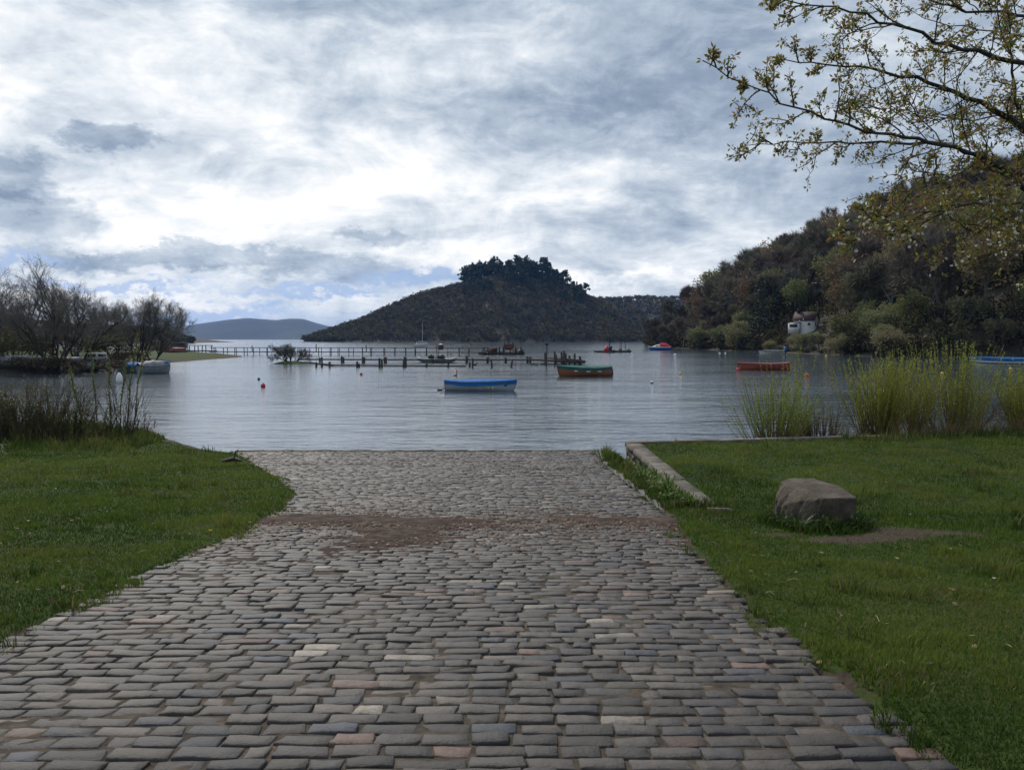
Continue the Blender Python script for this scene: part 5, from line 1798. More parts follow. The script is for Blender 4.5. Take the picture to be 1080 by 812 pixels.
def blades(name, n, region, hgt, wid, label, cols, seed, lean=.5, dens=None):
    r_ = np.random.default_rng(seed)
    x0, x1, y0, y1 = region
    # more blades near the viewer
    t = r_.random(n)
    y = 1 / (1 / (y0 + 2) * (1 - t) + 1 / (y1 + 2) * t) - 2
    x = r_.uniform(x0, x1, n)
    keep = np.abs(x) < .70 * (y + 1.2) + 2.0
    x, y = x[keep], y[keep]
    z = ground(x, y)
    z = np.where(in_slip(x, y, -.05), np.maximum(z, slip(y) - .012 + fbm(x * .7, y * .7, 4, 2) * .03), z)
    nz = fbm(x * 9, y * 9, 17, 3)
    ok = (z > .06) & ~in_slip(x, y, .02 + nz * .3 + fbm(x * 1.7, y * 1.7, 19, 2) * .24 + .05)
    ok &= bare(x, y) + r_.normal(0, .16, len(x)) < .45
    ok &= ~((x > WX - .02) & (x < WX + CW + .03) & (y > WY0 - .02) & (y < WY1 + .3))
    d_ = np.abs((y - pA[1]) * dv[0] - (x - pA[0]) * dv[1])
    ok &= ~((d_ < .17) & (x < 8.6) & (y > 17))
    ok &= ~((np.abs(x - BLD[0]) < .27) & (np.abs(y - BLD[1] - .06) < .45))
    if dens is not None: ok &= dens(x, y, r_)
    x, y, z = x[ok], y[ok], z[ok]
    m_ = len(x)
    clump = fbm(x * 2.6, y * 2.6, 27, 3)
    big = fbm(x * .5, y * .5, 28, 3)
    h = hgt * r_.uniform(.45, 1.25, m_) * (1 + 1.5 * np.maximum(clump - .02, 0) * 3)
    h *= 1 + .04 * y
    w = wid * (1 + y * .13) * r_.uniform(.7, 1.3, m_)
    an = r_.uniform(0, 2 * PI, m_)
    ld = an + PI / 2 + r_.normal(0, .6, m_)
    ln = h * lean * r_.uniform(.2, 1.4, m_)
    b = np.stack([x, y, z - .01], -1)
    sx, sy = np.cos(an) * w / 2, np.sin(an) * w / 2
    s_ = np.stack([sx, sy, 0 * sx], -1)
    mid = b + np.stack([np.cos(ld) * ln * .35, np.sin(ld) * ln * .35, h * .6], -1)
    tip = b + np.stack([np.cos(ld) * ln, np.sin(ld) * ln, h], -1)
    V = np.stack([b - s_, b + s_, mid + s_ * .75, mid - s_ * .75, tip], 1)
    base = (np.arange(m_) * 5)[:, None]
    c0, c1, c2 = [np.array(c) for c in cols]
    f = np.clip(.47 + big * 1.5 + clump * 1.5 + r_.normal(0, .2, m_), 0, 1)[:, None]
    col = np.where(f < .5, c0 * (1 - 2 * f) + c1 * 2 * f, c1 * (2 - 2 * f) + c2 * (2 * f - 1))
    thin = np.clip((fbm(x * 1.1, y * 1.1, 58, 4) - .06) * 4.5, 0, 1) * .55
    dry = (r_.random(m_) < .03 + .35 * thin)[:, None]
    col = col * (1 - .3 * thin[:, None])
    h = h
    col = np.where(dry, np.array([.17, .14, .07]), col) * r_.uniform(.8, 1.2, (m_, 1))
    g = MB()
    g.add(V.reshape(-1, 3), np.concatenate([base + np.array([[0, 1, 2, 3]])]), 0, np.repeat(col, 5, 0))
    g.F.append((base + np.array([[3, 2, 4]]), 0))
    print(name, m_)
    return tag(g.build(name, M['blade']), label, 'grass', kind='stuff')


GC = [(.036, .068, .009), (.070, .122, .016), (.132, .168, .032)]
blades('grass', 640000, (-16, -1.6, 3.0, 25), .027, .0045, 'short green lawn grass left of the slipway', GC, 1)
blades('grass', 740000, (1.4, 17, 3.0, 20.6), .027, .0045, 'short green lawn grass right of the slipway', GC, 2)
# taller ragged grass: verge by the wall, round the boulder, along the shore
def tall_where(x, y, r_):
    verge = (x > 2.02) & (x < WX - .02) & (y > 10.6) & (y < 20.5)
    bl = np.hypot((x - BLD[0]) / .60, (y - BLD[1] + .08) / .80)
    ring = (bl < 1.0 + r_.normal(0, .08, len(x))) & (y < BLD[1] + .5)
    wallend = (np.hypot(x - 2.65, (y - 10.8)) < .33)
    lefts = (x < -9.8) & (y > 20.6 + r_.normal(0, .4, len(x)))
    back = (x > 7.6) & (y > yb(x) - .5 + r_.normal(0, .25, len(x)))
    tuft = (fbm(x * 2.2, y * 2.2, 77, 2) > .27) & (r_.random(len(x)) < .45)
    return (verge & (fbm(x * 2, y * 2, 3, 2) > -.15)) | ring | wallend | lefts | back | tuft


blades('long_grass', 330000, (-17, -1.7, 3.0, 28), .085, .006, 'longer ragged grass in tufts and along the left shore', [(.032, .06, .010), (.06, .1, .016), (.125, .14, .036)], 3, .7, tall_where)
blades('long_grass', 420000, (1.5, 17, 3.0, 23), .085, .006, 'longer ragged grass on the wall verge, round the boulder and along the right bank', [(.032, .06, .010), (.06, .1, .016), (.125, .14, .036)], 4, .7, tall_where)

# small flowers and weeds
def rosette(name, label, cat, x, y, n, L, wdt, cols, up=.7, group=None, seed=0):
    r_ = np.random.default_rng(seed + int(x * 100) % 977)
    g = MB()
    z0 = float(ground(x, y))
    for i in range(n):
        a_ = r_.uniform(0, 6.28); l_ = L * r_.uniform(.5, 1.15); u_ = up * r_.uniform(.5, 1.3)
        d = np.array([math.cos(a_), math.sin(a_), 0]); sdv = np.array([-math.sin(a_), math.cos(a_), 0])
        b = d * r_.uniform(0, .05)
        w_ = wdt * r_.uniform(.7, 1.3)
        p1 = b + d * l_ * .35 + np.array([0, 0, l_ * u_ * .6]); p2 = b + d * l_ * .75 + np.array([0, 0, l_ * u_ * .85]); p3 = b + d * l_ + np.array([0, 0, l_ * u_ * .75])
        V = [b - sdv * .004, b + sdv * .004, p1 + sdv * w_ / 2, p1 - sdv * w_ / 2, p2 + sdv * w_ * .42, p2 - sdv * w_ * .42, p3]
        c = np.array(cols[r_.integers(0, len(cols))]) * r_.uniform(.8, 1.25)
        g.add(V, [[0, 1, 2, 3], [3, 2, 4, 5]], 0, np.tile(c, (7, 1))); g.add(V, [[5, 4, 6]], 0, np.tile(c, (7, 1)))
    o = g.build(name, M['leaf'], loc=(x, y, z0 - .005))
    return tag(o, label, cat, group)


WG = [(.075, .14, .016), (.10, .17, .024), (.055, .11, .014), (.14, .17, .035)]
GW = 'weeds along the foot of the low wall'
for i, (x, y, L) in enumerate([(2.42, 11.3, .26), (2.36, 11.9, .30), (2.45, 12.5, .32), (2.33, 12.9, .24), (2.43, 13.5, .30), (2.36, 14.2, .27), (2.44, 15.0, .26), (2.38, 15.9, .24), (2.25, 12.2, .2), (2.2, 11.4, .2), (2.42, 10.8, .2)]):
    rosette('dock_weed', 'bright green leafy weed growing on the verge at the foot of the low wall', 'weed', x, y, 75, L * .62, .02, WG, 1.35, GW, i)
for i, (x, y, L) in enumerate([(BLD[0] - .35, BLD[1] - .52, .16), (BLD[0] - .05, BLD[1] - .62, .17), (BLD[0] + .3, BLD[1] - .60, .14), (BLD[0] - .44, BLD[1] - .2, .15)]):
    rosette('grass_tuft', 'dark green tuft of weeds growing against the foot of the boulder', 'weed', x, y, 80, L, .012, [(.035, .07, .01), (.05, .09, .014), (.028, .055, .01)], 1.1, 'tufts round the boulder', i)
for i, (x, y) in enumerate([(-11.5, 17.6)]):
    rosette('grass_tuft', 'dark coarse tuft standing out on the left lawn, towards the edge of the photo', 'weed', x, y, 160, .34, .016, [(.03, .055, .01), (.04, .07, .014)], 1.0, None, 5)
# old leaves lying on the turf, and a few daisies
r_ = np.random.default_rng(71)
g = MB()
for k_ in range(420):
    y = 1 / (1 / 5.5 * (1 - (t_ := r_.random())) + t_ / 24) - 1.5
    x = r_.uniform(-.68, .68) * (y + 1)
    if in_slip(np.array(x), np.array(y), -.02) or y > 18: continue
    if WX - .1 < x < WX + CW + .1 and y > WY0 - .2: continue
    z = float(ground(x, y)) + .018 + r_.uniform(0, .012)
    a_ = r_.uniform(0, 6.28); L = r_.uniform(.012, .034)
    u_ = np.array([math.cos(a_), math.sin(a_), r_.normal(0, .3)]) * L; v_ = np.array([-math.sin(a_), math.cos(a_), r_.normal(0, .3)]) * L * .5
    c = np.array([x, y, z])
    g.add([c - u_, c + v_ + [0, 0, .005], c + u_ + [0, 0, .004], c - v_], [[0, 1, 2, 3]], 0, np.array([(.12, .075, .04), (.18, .12, .06), (.08, .05, .03), (.24, .19, .11)][r_.integers(0, 4)]))
tag(g.build('fallen_leaves', M['stem']), 'small dead brown leaves lying on both lawns', 'leaves', kind='stuff')
dz0 = None
for k_, (x, y) in enumerate([(4.95, 9.9), (4.2, 7.6), (5.3, 8.1), (3.9, 6.4), (4.6, 11.9), (5.9, 12.6), (-4.4, 6.6), (-5.6, 9.2), (-7.1, 12.4)]):
    z = float(ground(x, y))
    if dz0 is None:
        dz0 = tag(empty('daisy', (x, y, z)), 'tiny white daisy in the short lawn grass', 'flower', 'daisies in the lawns')
        g = MB(); g.tube([(0, 0, 0), (.004, 0, .05)], .0018, 4, 0, np.array([.1, .13, .04])); g.build('stalk', M['stem'], dz0)
        g = MB()
        for q in range(12):
            a_ = q * PI / 6
            g.add([(.004, 0, .05), (.004 + math.cos(a_ - .2) * .012, math.sin(a_ - .2) * .012, .054), (.004 + math.cos(a_) * .017, math.sin(a_) * .017, .055), (.004 + math.cos(a_ + .2) * .012, math.sin(a_ + .2) * .012, .054)], [[0, 1, 2, 3]], 0, np.array([.75, .75, .73]))
        g.build('petals', M['leaf'], dz0)
    else:
        copy_thing(dz0, (x, y, z), k_)
# a dandelion and a scrap of driftwood
x, y = wat(222, 568, .83)[:2]
x = min(x, xl(y) - .15)
o = empty('dandelion', (x, y, float(ground(x, y))))
tag(o, 'single yellow dandelion in the left lawn near the slipway edge', 'flower')
g = MB(); g.tube([(0, 0, 0), (.005, 0, .05)], .003, 5, 0, np.array([.1, .12, .04])); g.build('stalk', M['stem'], o)
g = MB()
for k_ in range(26):
    a_ = k_ * 2.4; rr = .006 + .016 * (k_ / 26)
    g.add([(0, 0, .05), (math.cos(a_ - .15) * rr, math.sin(a_ - .15) * rr, .055), (math.cos(a_) * rr * 1.25, math.sin(a_) * rr * 1.25, .062), (math.cos(a_ + .15) * rr, math.sin(a_ + .15) * rr, .055)], [[0, 1, 2, 3]], 0, np.array([.65, .45, .02]))
g.build('petals', M['leaf'], o)
x, y = wat(246, 489, .25)[:2]
g = MB()
z0 = float(ground(x, y)) + .04
g.tube([(x - .25, y, z0), (x, y + .05, z0 + .05), (x + .2, y - .05, z0 + .02)], [.035, .05, .02], 7, 0, np.array([.05, .04, .03]))
g.tube([(x, y, z0), (x + .05, y, z0 + .2), (x + .12, y, z0 + .27)], [.02, .014, .006], 5, 0, np.array([.06, .05, .04]))
tag(g.build('driftwood', M['stem']), 'dark forked scrap of driftwood at the lower left corner of the slipway', 'driftwood')
r_ = np.random.default_rng(9)
g = MB()
for k_ in range(46):
    side = r_.random() < .4
    y = r_.uniform(4, 9); x = (xl(y) - r_.uniform(-.05, .6)) if side else (xr(y) + abs(r_.normal(0, .5)) - .08)
    z = float(ground(x, y)) + r_.uniform(.008, .03)
    a_ = r_.uniform(0, 6.28); L = r_.uniform(.03, .13)
    g.tube([(x, y, z), (x + math.cos(a_) * L / 2, y + math.sin(a_) * L / 2, z + .012), (x + math.cos(a_) * L, y + math.sin(a_) * L, z - .002)], .0025, 3, 0, np.array([.26, .21, .12]) * r_.uniform(.6, 1.3), False)
tag(g.build('straw_litter', M['stem']), 'dry straws scattered on the grass along both slipway edges', 'litter', kind='stuff')

# ------------------------------------------------------------------ osiers (upright willow shoots) on the right bank
def osier(label, px, py, Y, nst, hmin, hmax, sprd, seed, cols, stump=1.0, z=None, leafs=26, splay=.45):
    p0 = at(px, py, Y)
    r_ = np.random.default_rng(seed)
    z = float(ground(p0[0], Y)) if z is None else z
    z = max(z, -.15)
    o = tag(empty('willow_shrub', (p0[0], Y, z)), label, 'shrub', 'willow shrubs on the bank')
    t, s, l = MB(), MB(), MB()
    stools = []
    for k_ in range(int(5 * stump) + 2):
        a_ = r_.uniform(0, 6.28); rr = sprd * r_.uniform(.1, .6)
        e = np.array([math.cos(a_) * rr, math.sin(a_) * rr * .7, .25 + r_.uniform(0, .22)])
        t.tube([(e[0] * .25, e[1] * .25, -.25), e * np.array([.6, .6, .5]), e], [.10 * stump, .075, .05], 7)
        stools.append(e)
    t.tube([(0, 0, -.3), (0, 0, .15), (.02, 0, .3)], [.22 * stump, .2 * stump, .12], 9)
    for k_ in range(nst):
        b = stools[r_.integers(0, len(stools))] + r_.normal(0, .05, 3)
        out_ = np.array([b[0], b[1]]) / max(sprd, .1)
        h = r_.uniform(hmin, hmax) * (1 - .25 * np.hypot(*out_) * r_.random())
        d = np.array([out_[0] * splay * 1.6 + r_.normal(0, .17), out_[1] * splay + r_.normal(0, .17), 1.0])
        d /= np.linalg.norm(d)
        n = 6
        tt = np.linspace(0, 1, n)
        curve = (d * np.array([1, 1, 0]))[None] * (tt[:, None] ** .75) * h + np.array([0, 0, 1.])[None] * tt[:, None] * h * d[2]
        pts = b + curve + np.cumsum(r_.normal(0, .012, (n, 3)), 0)
        f0 = r_.random()
        ctop = np.array(cols[0]) * (1 - f0) + np.array(cols[1]) * f0
        cbase = np.array(cols[2])
        cc = cbase[None] * (1 - tt[:, None]) ** .8 + ctop[None] * (1 - (1 - tt[:, None]) ** .8)
        s.tube(pts, np.linspace(.008, .0026, n), 4, 0, np.repeat(cc, 4, 0), False)
        # small new leaves and catkins
        m_ = int(1.5 * leafs * r_.uniform(.5, 1.3))
        q = r_.uniform(.25, 1, m_) ** .85
        pos = np.stack([np.interp(q, tt, pts[:, c_]) for c_ in range(3)], -1)
        dd = r_.normal(0, .6, (m_, 3)) + np.array([0, 0, 1.0]); dd /= np.linalg.norm(dd, axis=1)[:, None]
        ll = r_.uniform(.025, .065, (m_, 1)); sd_ = np.cross(dd, r_.normal(size=(m_, 3))); sd_ /= np.linalg.norm(sd_, axis=1)[:, None]
        ww = ll * .17
        V = np.stack([pos, pos + dd * ll * .5 + sd_ * ww, pos + dd * ll, pos + dd * ll * .5 - sd_ * ww], 1)
        lc = ctop[None] * r_.uniform(.75, 1.5, (m_, 1)) * np.array([1.05, 1.1, .9])
        l.add(V.reshape(-1, 3), np.arange(m_ * 4).reshape(-1, 4), 0, np.repeat(lc, 4, 0))
    t.build('stump', M['bark_dark'], o); s.build('shoots', M['stem'], o); l.build('foliage', M['leaf'], o)
    return o


YG, YG2, RB = (.21, .235, .038), (.28, .265, .05), (.15, .09, .04)
osier('leftmost willow shrub, open fan of green shoots from a thick black stump', 815, 463, 19.2, 170, 1.0, 2.0, .5, 1, ((.18, .235, .045), (.25, .27, .055), (.13, .10, .045)), 1.5, -.02, 24, .62)
osier('few tall yellow shoots rising behind the leftmost willow shrub', 832, 463, 19.9, 16, 2.0, 2.75, .22, 2, (YG, YG2, RB), .8, -.05, 46, .12)
osier('broad dense yellow-green willow shrub right of the leftmost one', 926, 461, 19.9, 260, 1.1, 2.3, .8, 3, (YG, YG2, RB), 1.2, .1, 34, .30)
osier('dense willow shrub with reddish base between the broad one and the tall one', 958, 460, 20.4, 170, 1.1, 2.35, .6, 4, (YG, YG2, RB), 1.0, .1, 30, .28)
osier('tallest willow shrub, slender shoots reaching above the far bank', 1005, 459, 20.8, 150, 1.2, 2.75, .75, 5, (YG, YG2, (.14, .11, .04)), 1.0, .1, 40, .28)
osier('thin-stemmed pale willow shrub by the dry grass', 1032, 458, 21.2, 70, .8, 1.9, .5, 6, ((.16, .18, .05), (.2, .2, .06), (.2, .16, .09)), .7, .1, 16, .5)
osier('willow shrub cut by the right edge of the photo', 1085, 458, 20.8, 170, 1.1, 2.1, .6, 7, (YG, YG2, RB), 1.0, .1, 30, .3)
osier('low brown twiggy willow between the leftmost and the broad shrub', 866, 463, 19.7, 190, .5, 1.3, .8, 8, ((.11, .09, .04), (.14, .125, .05), (.085, .06, .036)), .7, -.05, 12, .5)

# dry grass and reeds among the osiers
def tuft_mass(name, label, pts, hgt, cols, seed, n=40, w_=.008):
    r_ = np.random.default_rng(seed)
    g = MB()
    Vs, Cs = [], []
    for (x, y, z) in pts:
        k_ = n
        b = np.array([x, y, z]) + r_.normal(0, .08, (k_, 3)) * np.array([1, 1, 0])
        an = r_.uniform(0, 6.28, k_); h = hgt * r_.uniform(.5, 1.2, k_); ln = h * r_.uniform(.1, .6, k_)
        s_ = np.stack([np.cos(an), np.sin(an), 0 * an], -1) * w_ / 2
        ld = r_.uniform(0, 6.28, k_)
        mid = b + np.stack([np.cos(ld) * ln * .3, np.sin(ld) * ln * .3, h * .6], -1); tip = b + np.stack([np.cos(ld) * ln, np.sin(ld) * ln, h], -1)
        Vs.append(np.stack([b - s_, b + s_, mid + s_ * .7, mid - s_ * .7, tip], 1).reshape(-1, 3))
        c = np.array(cols)[r_.integers(0, len(cols), k_)] * r_.uniform(.7, 1.3, (k_, 1))
        Cs.append(np.repeat(c, 5, 0))
    V = np.vstack(Vs)
    base = (np.arange(len(V) // 5) * 5)[:, None]
    g.add(V, base + np.array([[0, 1, 2, 3]]), 0, np.vstack(Cs))
    g.F.append((base + np.array([[3, 2, 4]]), 0))
    return tag(g.build(name, M['blade']), label, 'grass', kind='stuff')


r_ = np.random.default_rng(33)
pts = []
for _ in range(620):
    x = r_.uniform(7.4, 16.0); y = float(yb(x)) + r_.uniform(.0, 2.6)
    if x < 10.0 and r_.random() < .45: continue
    pts.append((x, y, max(float(ground(x, y)), -.1)))
tuft_mass('dry_grass', 'pale dry bent grass among the willow shrubs on the right bank', pts, .42, [(.16, .125, .065), (.20, .155, .085), (.11, .085, .045), (.09, .09, .03)], 1)
pts = []
for _ in range(150):
    x = r_.uniform(5.0, 10.0); y = float(yb(x)) + r_.uniform(.25, 1.6)
    pts.append((x, y, max(float(ground(x, y)), -.05)))
tuft_mass('water_reeds', 'sparse green reeds standing in the water behind the quay edge', pts, .42, [(.05, .08, .018), (.08, .09, .03), (.11, .1, .05)], 2, 10)
# dark drifted litter and mud at the foot of the shrubs
bl = bare_tree(77, 1.7, 1, (6, 5, 4), 3, lean=(.9, .1), r0=.035, rmin=.005, spray=(3, .2, .008))
p0 = at(1018, 455, 21.0)
o = tag(empty('fallen_branch', (p0[0], 21.0, .3), .4), 'pale bare fallen branch leaning out of the dry grass beside the tallest willow shrub', 'branch')
bl[0].build('limb', M['twig_grey'], o); bl[1].build('crown', M['twig_grey'], o)

# ------------------------------------------------------------------ left bank shrubs
def twig_shrub(label, px, py, Y, nst, hmin, hmax, sprd, seed, stemc, leafc=None, leafn=0, leafs=.05, fork=3, group=None, name='twiggy_shrub', rad=.010, splay=.5):
    p0 = at(px, py, Y)
    r_ = np.random.default_rng(seed)
    z = max(float(ground(p0[0], Y)), 0)
    o = tag(empty(name, (p0[0], Y, z - .05)), label, 'shrub', group)
    s, l = MB(), MB()
    L_ = []
    for k_ in range(nst):
        a_ = r_.uniform(0, 6.28); rr = sprd * math.sqrt(r_.random())
        b = np.array([math.cos(a_) * rr, math.sin(a_) * rr * .6, 0])
        h = r_.uniform(hmin, hmax)
        d = np.array([b[0] / max(sprd, .1) * splay + r_.normal(0, .13), b[1] * .2 + r_.normal(0, .13), 1.0]); d /= np.linalg.norm(d)
        n = 7; tt = np.linspace(0, 1, n)
        pts = b + d[None] * tt[:, None] * h + np.cumsum(r_.normal(0, .02, (n, 3)), 0)
        c = np.array(stemc[r_.integers(0, len(stemc))]) * r_.uniform(.7, 1.3)
        s.tube(pts, np.linspace(rad, rad * .35, n), 4, 0, c, False)
        tips = [pts]
        for f_ in range(fork):
            i = r_.integers(2, n - 1)
            dd = d + r_.normal(0, .38, 3); dd[2] = abs(dd[2]) + .3; dd /= np.linalg.norm(dd)
            hl = h * r_.uniform(.2, .42)
            q = pts[i] + dd[None] * np.linspace(0, 1, 4)[:, None] * hl + np.cumsum(r_.normal(0, .012, (4, 3)), 0) * np.linspace(0, 1, 4)[:, None]
            s.tube(q, np.linspace(rad * .5, rad * .22, 4), 3, 0, c, False)
            tips.append(q)
        if leafn:
            for q in tips:
                m_ = leafn
                t_ = r_.uniform(.35, 1, m_)
                pos = np.stack([np.interp(t_, np.linspace(0, 1, len(q)), q[:, c_]) for c_ in range(3)], -1) + r_.normal(0, .012, (m_, 3))
                dd = r_.normal(0, 1, (m_, 3)); dd /= np.linalg.norm(dd, axis=1)[:, None]
                sd_ = np.cross(dd, r_.normal(size=(m_, 3))); sd_ /= np.linalg.norm(sd_, axis=1)[:, None]
                ll = leafs * r_.uniform(.5, 1.2, (m_, 1))
                V = np.stack([pos, pos + dd * ll * .5 + sd_ * ll * .28, pos + dd * ll, pos + dd * ll * .5 - sd_ * ll * .28], 1)
                lc = np.array(leafc)[r_.integers(0, len(leafc), m_)] * r_.uniform(.75, 1.3, (m_, 1))
                L_.append((V.reshape(-1, 3), np.repeat(lc, 4, 0)))
    s.build('stem', M['stem'], o)
    if L_:
        V = np.vstack([q[0] for q in L_])
        l.add(V, np.arange(len(V)).reshape(-1, 4), 0, np.vstack([q[1] for q in L_]))
        l.build('foliage', M['leaf'], o)
    return o


DK = [(.075, .052, .04), (.12, .078, .058), (.06, .048, .04)]
DKL = [(.13, .145, .032), (.085, .10, .024), (.10, .075, .036)]
twig_shrub('dense dark-stemmed thicket with green leaves at the left edge of the lawn', 14, 467, 22.6, 95, .8, 1.75, .8, 1, DK, DKL, 9, .05)
twig_shrub('dense dark-stemmed thicket, middle one of the left bank', 42, 467, 22.9, 85, .8, 1.75, .8, 2, DK, DKL, 8, .05)
twig_shrub('dark thicket at the right end of the left bank hedge, with reddish stems', 68, 467, 22.6, 75, .6, 1.65, .55, 3, DK + [(.07, .03, .022)], DKL, 10, .05)
twig_shrub('thicket beyond the left edge of the lawn', -22, 467, 22.4, 80, .9, 1.6, .8, 9, DK, DKL, 15, .05)
twig_shrub('bare open twig bush fanning out by the left shore', 131, 463, 23.2, 30, .9, 1.65, .28, 4, [(.06, .045, .035), (.08, .06, .045)], [(.1, .09, .05)], 4, .025, 5, splay=.55)
twig_shrub('single thin dark sapling in front of the bare twig bush', 107, 469, 22.6, 3, .8, 1.15, .06, 5, DK, None, 0, .05, 5)
twig_shrub('low brown twigs at the water edge right of the bare twig bush', 150, 461, 24.0, 26, .3, .7, .4, 6, [(.06, .04, .03)], [(.09, .06, .04)], 3, .03, 3)
twig_shrub('low green and yellow undergrowth below the left thickets', 88, 467, 22.9, 70, .3, .85, .7, 7, [(.08, .07, .03)], [(.10, .12, .03), (.13, .12, .04), (.07, .09, .02)], 14, .055, 2)


def catkin(label, px, pytop, pybase, Y, seed, dx=0):
    p0 = at(px, pybase, Y); p1 = at(px + dx, pytop, Y)
    r_ = np.random.default_rng(seed)
    z = max(float(ground(p0[0], Y)), 0)
    o = tag(empty('willow_wand', (p0[0], Y, z - .05)), label, 'shrub', 'catkin wands on the left shore')
    h = p1[2] - z; n = 9; tt = np.linspace(0, 1, n)
    pts = np.c_[(p1[0] - p0[0]) * tt ** 1.3, r_.normal(0, .02, n), tt * h] + np.cumsum(r_.normal(0, .015, (n, 3)), 0) * np.array([1, 1, 0])
    g = MB(); g.tube(pts, np.linspace(.018, .006, n), 5, 0, np.array([.075, .085, .025])); g.build('stem', M['stem'], o)
    m_ = 420
    q = r_.uniform(.3, 1, m_)
    pos = np.stack([np.interp(q, tt, pts[:, c_]) for c_ in range(3)], -1)
    dd = r_.normal(0, .8, (m_, 3)) + np.array([0, 0, .6]); dd /= np.linalg.norm(dd, axis=1)[:, None]
    pos = pos + dd * r_.uniform(0, .03, (m_, 1))
    sd_ = np.cross(dd, r_.normal(size=(m_, 3))); sd_ /= np.linalg.norm(sd_, axis=1)[:, None]
    ll = r_.uniform(.03, .06, (m_, 1))
    V = np.stack([pos, pos + dd * ll * .5 + sd_ * ll * .25, pos + dd * ll, pos + dd * ll * .5 - sd_ * ll * .25], 1)
    l = MB(); l.add(V.reshape(-1, 3), np.arange(m_ * 4).reshape(-1, 4), 0, np.repeat(np.array([.12, .14, .035]) * r_.uniform(.7, 1.4, (m_, 1)), 4, 0)); l.build('foliage', M['leaf'], o)


for i, (px, pt, pb, Y, dx, lb) in enumerate([(92, 384, 468, 22.4, -16, 'thick yellow catkin wand leaning left over the left bank thickets'), (104, 365, 466, 22.8, -8, 'yellow catkin wand with a knobbly top, second from the left thickets'),
                                            (117, 381, 464, 23.2, -1, 'short straight yellow catkin wand, third from the left thickets'), (126, 378, 464, 23.4, 6, 'yellow catkin wand just left of the tallest one'),
                                            (133, 346, 463, 23.4, 14, 'tallest yellow catkin wand on the left shore'), (140, 368, 463, 23.6, 13, 'rightmost yellow catkin wand on the left shore')]):
    catkin(lb, px, pt, pb, Y, 50 + i, dx)

# ------------------------------------------------------------------ the cherry tree on the right
ch = tag(empty('cherry_tree', (6.35, 8.3, float(ground(6.35, 8.3)) - .1)), 'wild cherry with bronze young leaves and white blossom reaching in from the upper right', 'tree')
CO = np.array(ch.location)
r_ = np.random.default_rng(19)
lim, twg, lf, bls = MB(), MB(), MB(), MB()
BC = 0.0
trunk_top = np.array([6.15, 8.1, 3.6])
lim.tube(np.array([CO, CO + (trunk_top - CO) * .3 + np.array([.04, 0, 0]), CO + (trunk_top - CO) * .7 + np.array([-.03, .02, 0]), trunk_top]) - CO, [.26, .20, .18, .165], 12, 0, 0)
tp2 = np.array([6.2, 8.0, 5.2]); tp3 = np.array([6.5, 8.1, 7.2])
lim.tube(np.array([trunk_top, tp2, tp3, [6.75, 8.3, 8.6], [6.8, 8.4, 9.6]]) - CO, [.165, .12, .07, .03, .006], 10, 0, 0)


def limb_px(pts, Ya, Yb, r0, r1, root):
    n = len(pts)
    P_ = [np.array(root, float)]
    for i, (px, py) in enumerate(pts):
        P_.append(at(px, py, Ya + (Yb - Ya) * i / max(n - 1, 1)))
    P_ = np.array(P_)
    # smooth
    t = np.r_[0, np.cumsum(np.linalg.norm(np.diff(P_, axis=0), axis=1))]
    tt = np.linspace(0, t[-1], max(14, int(t[-1] / .14)))
    Q_ = np.stack([np.interp(tt, t, P_[:, c_]) for c_ in range(3)], -1)
    for _ in range(3):
        Q_[1:-1] = (Q_[:-2] + 2 * Q_[1:-1] + Q_[2:]) / 4
    Q_[1:-1] += r_.normal(0, .012, Q_[1:-1].shape)
    return Q_, np.linspace(r0, r1, len(tt)) ** 1.0


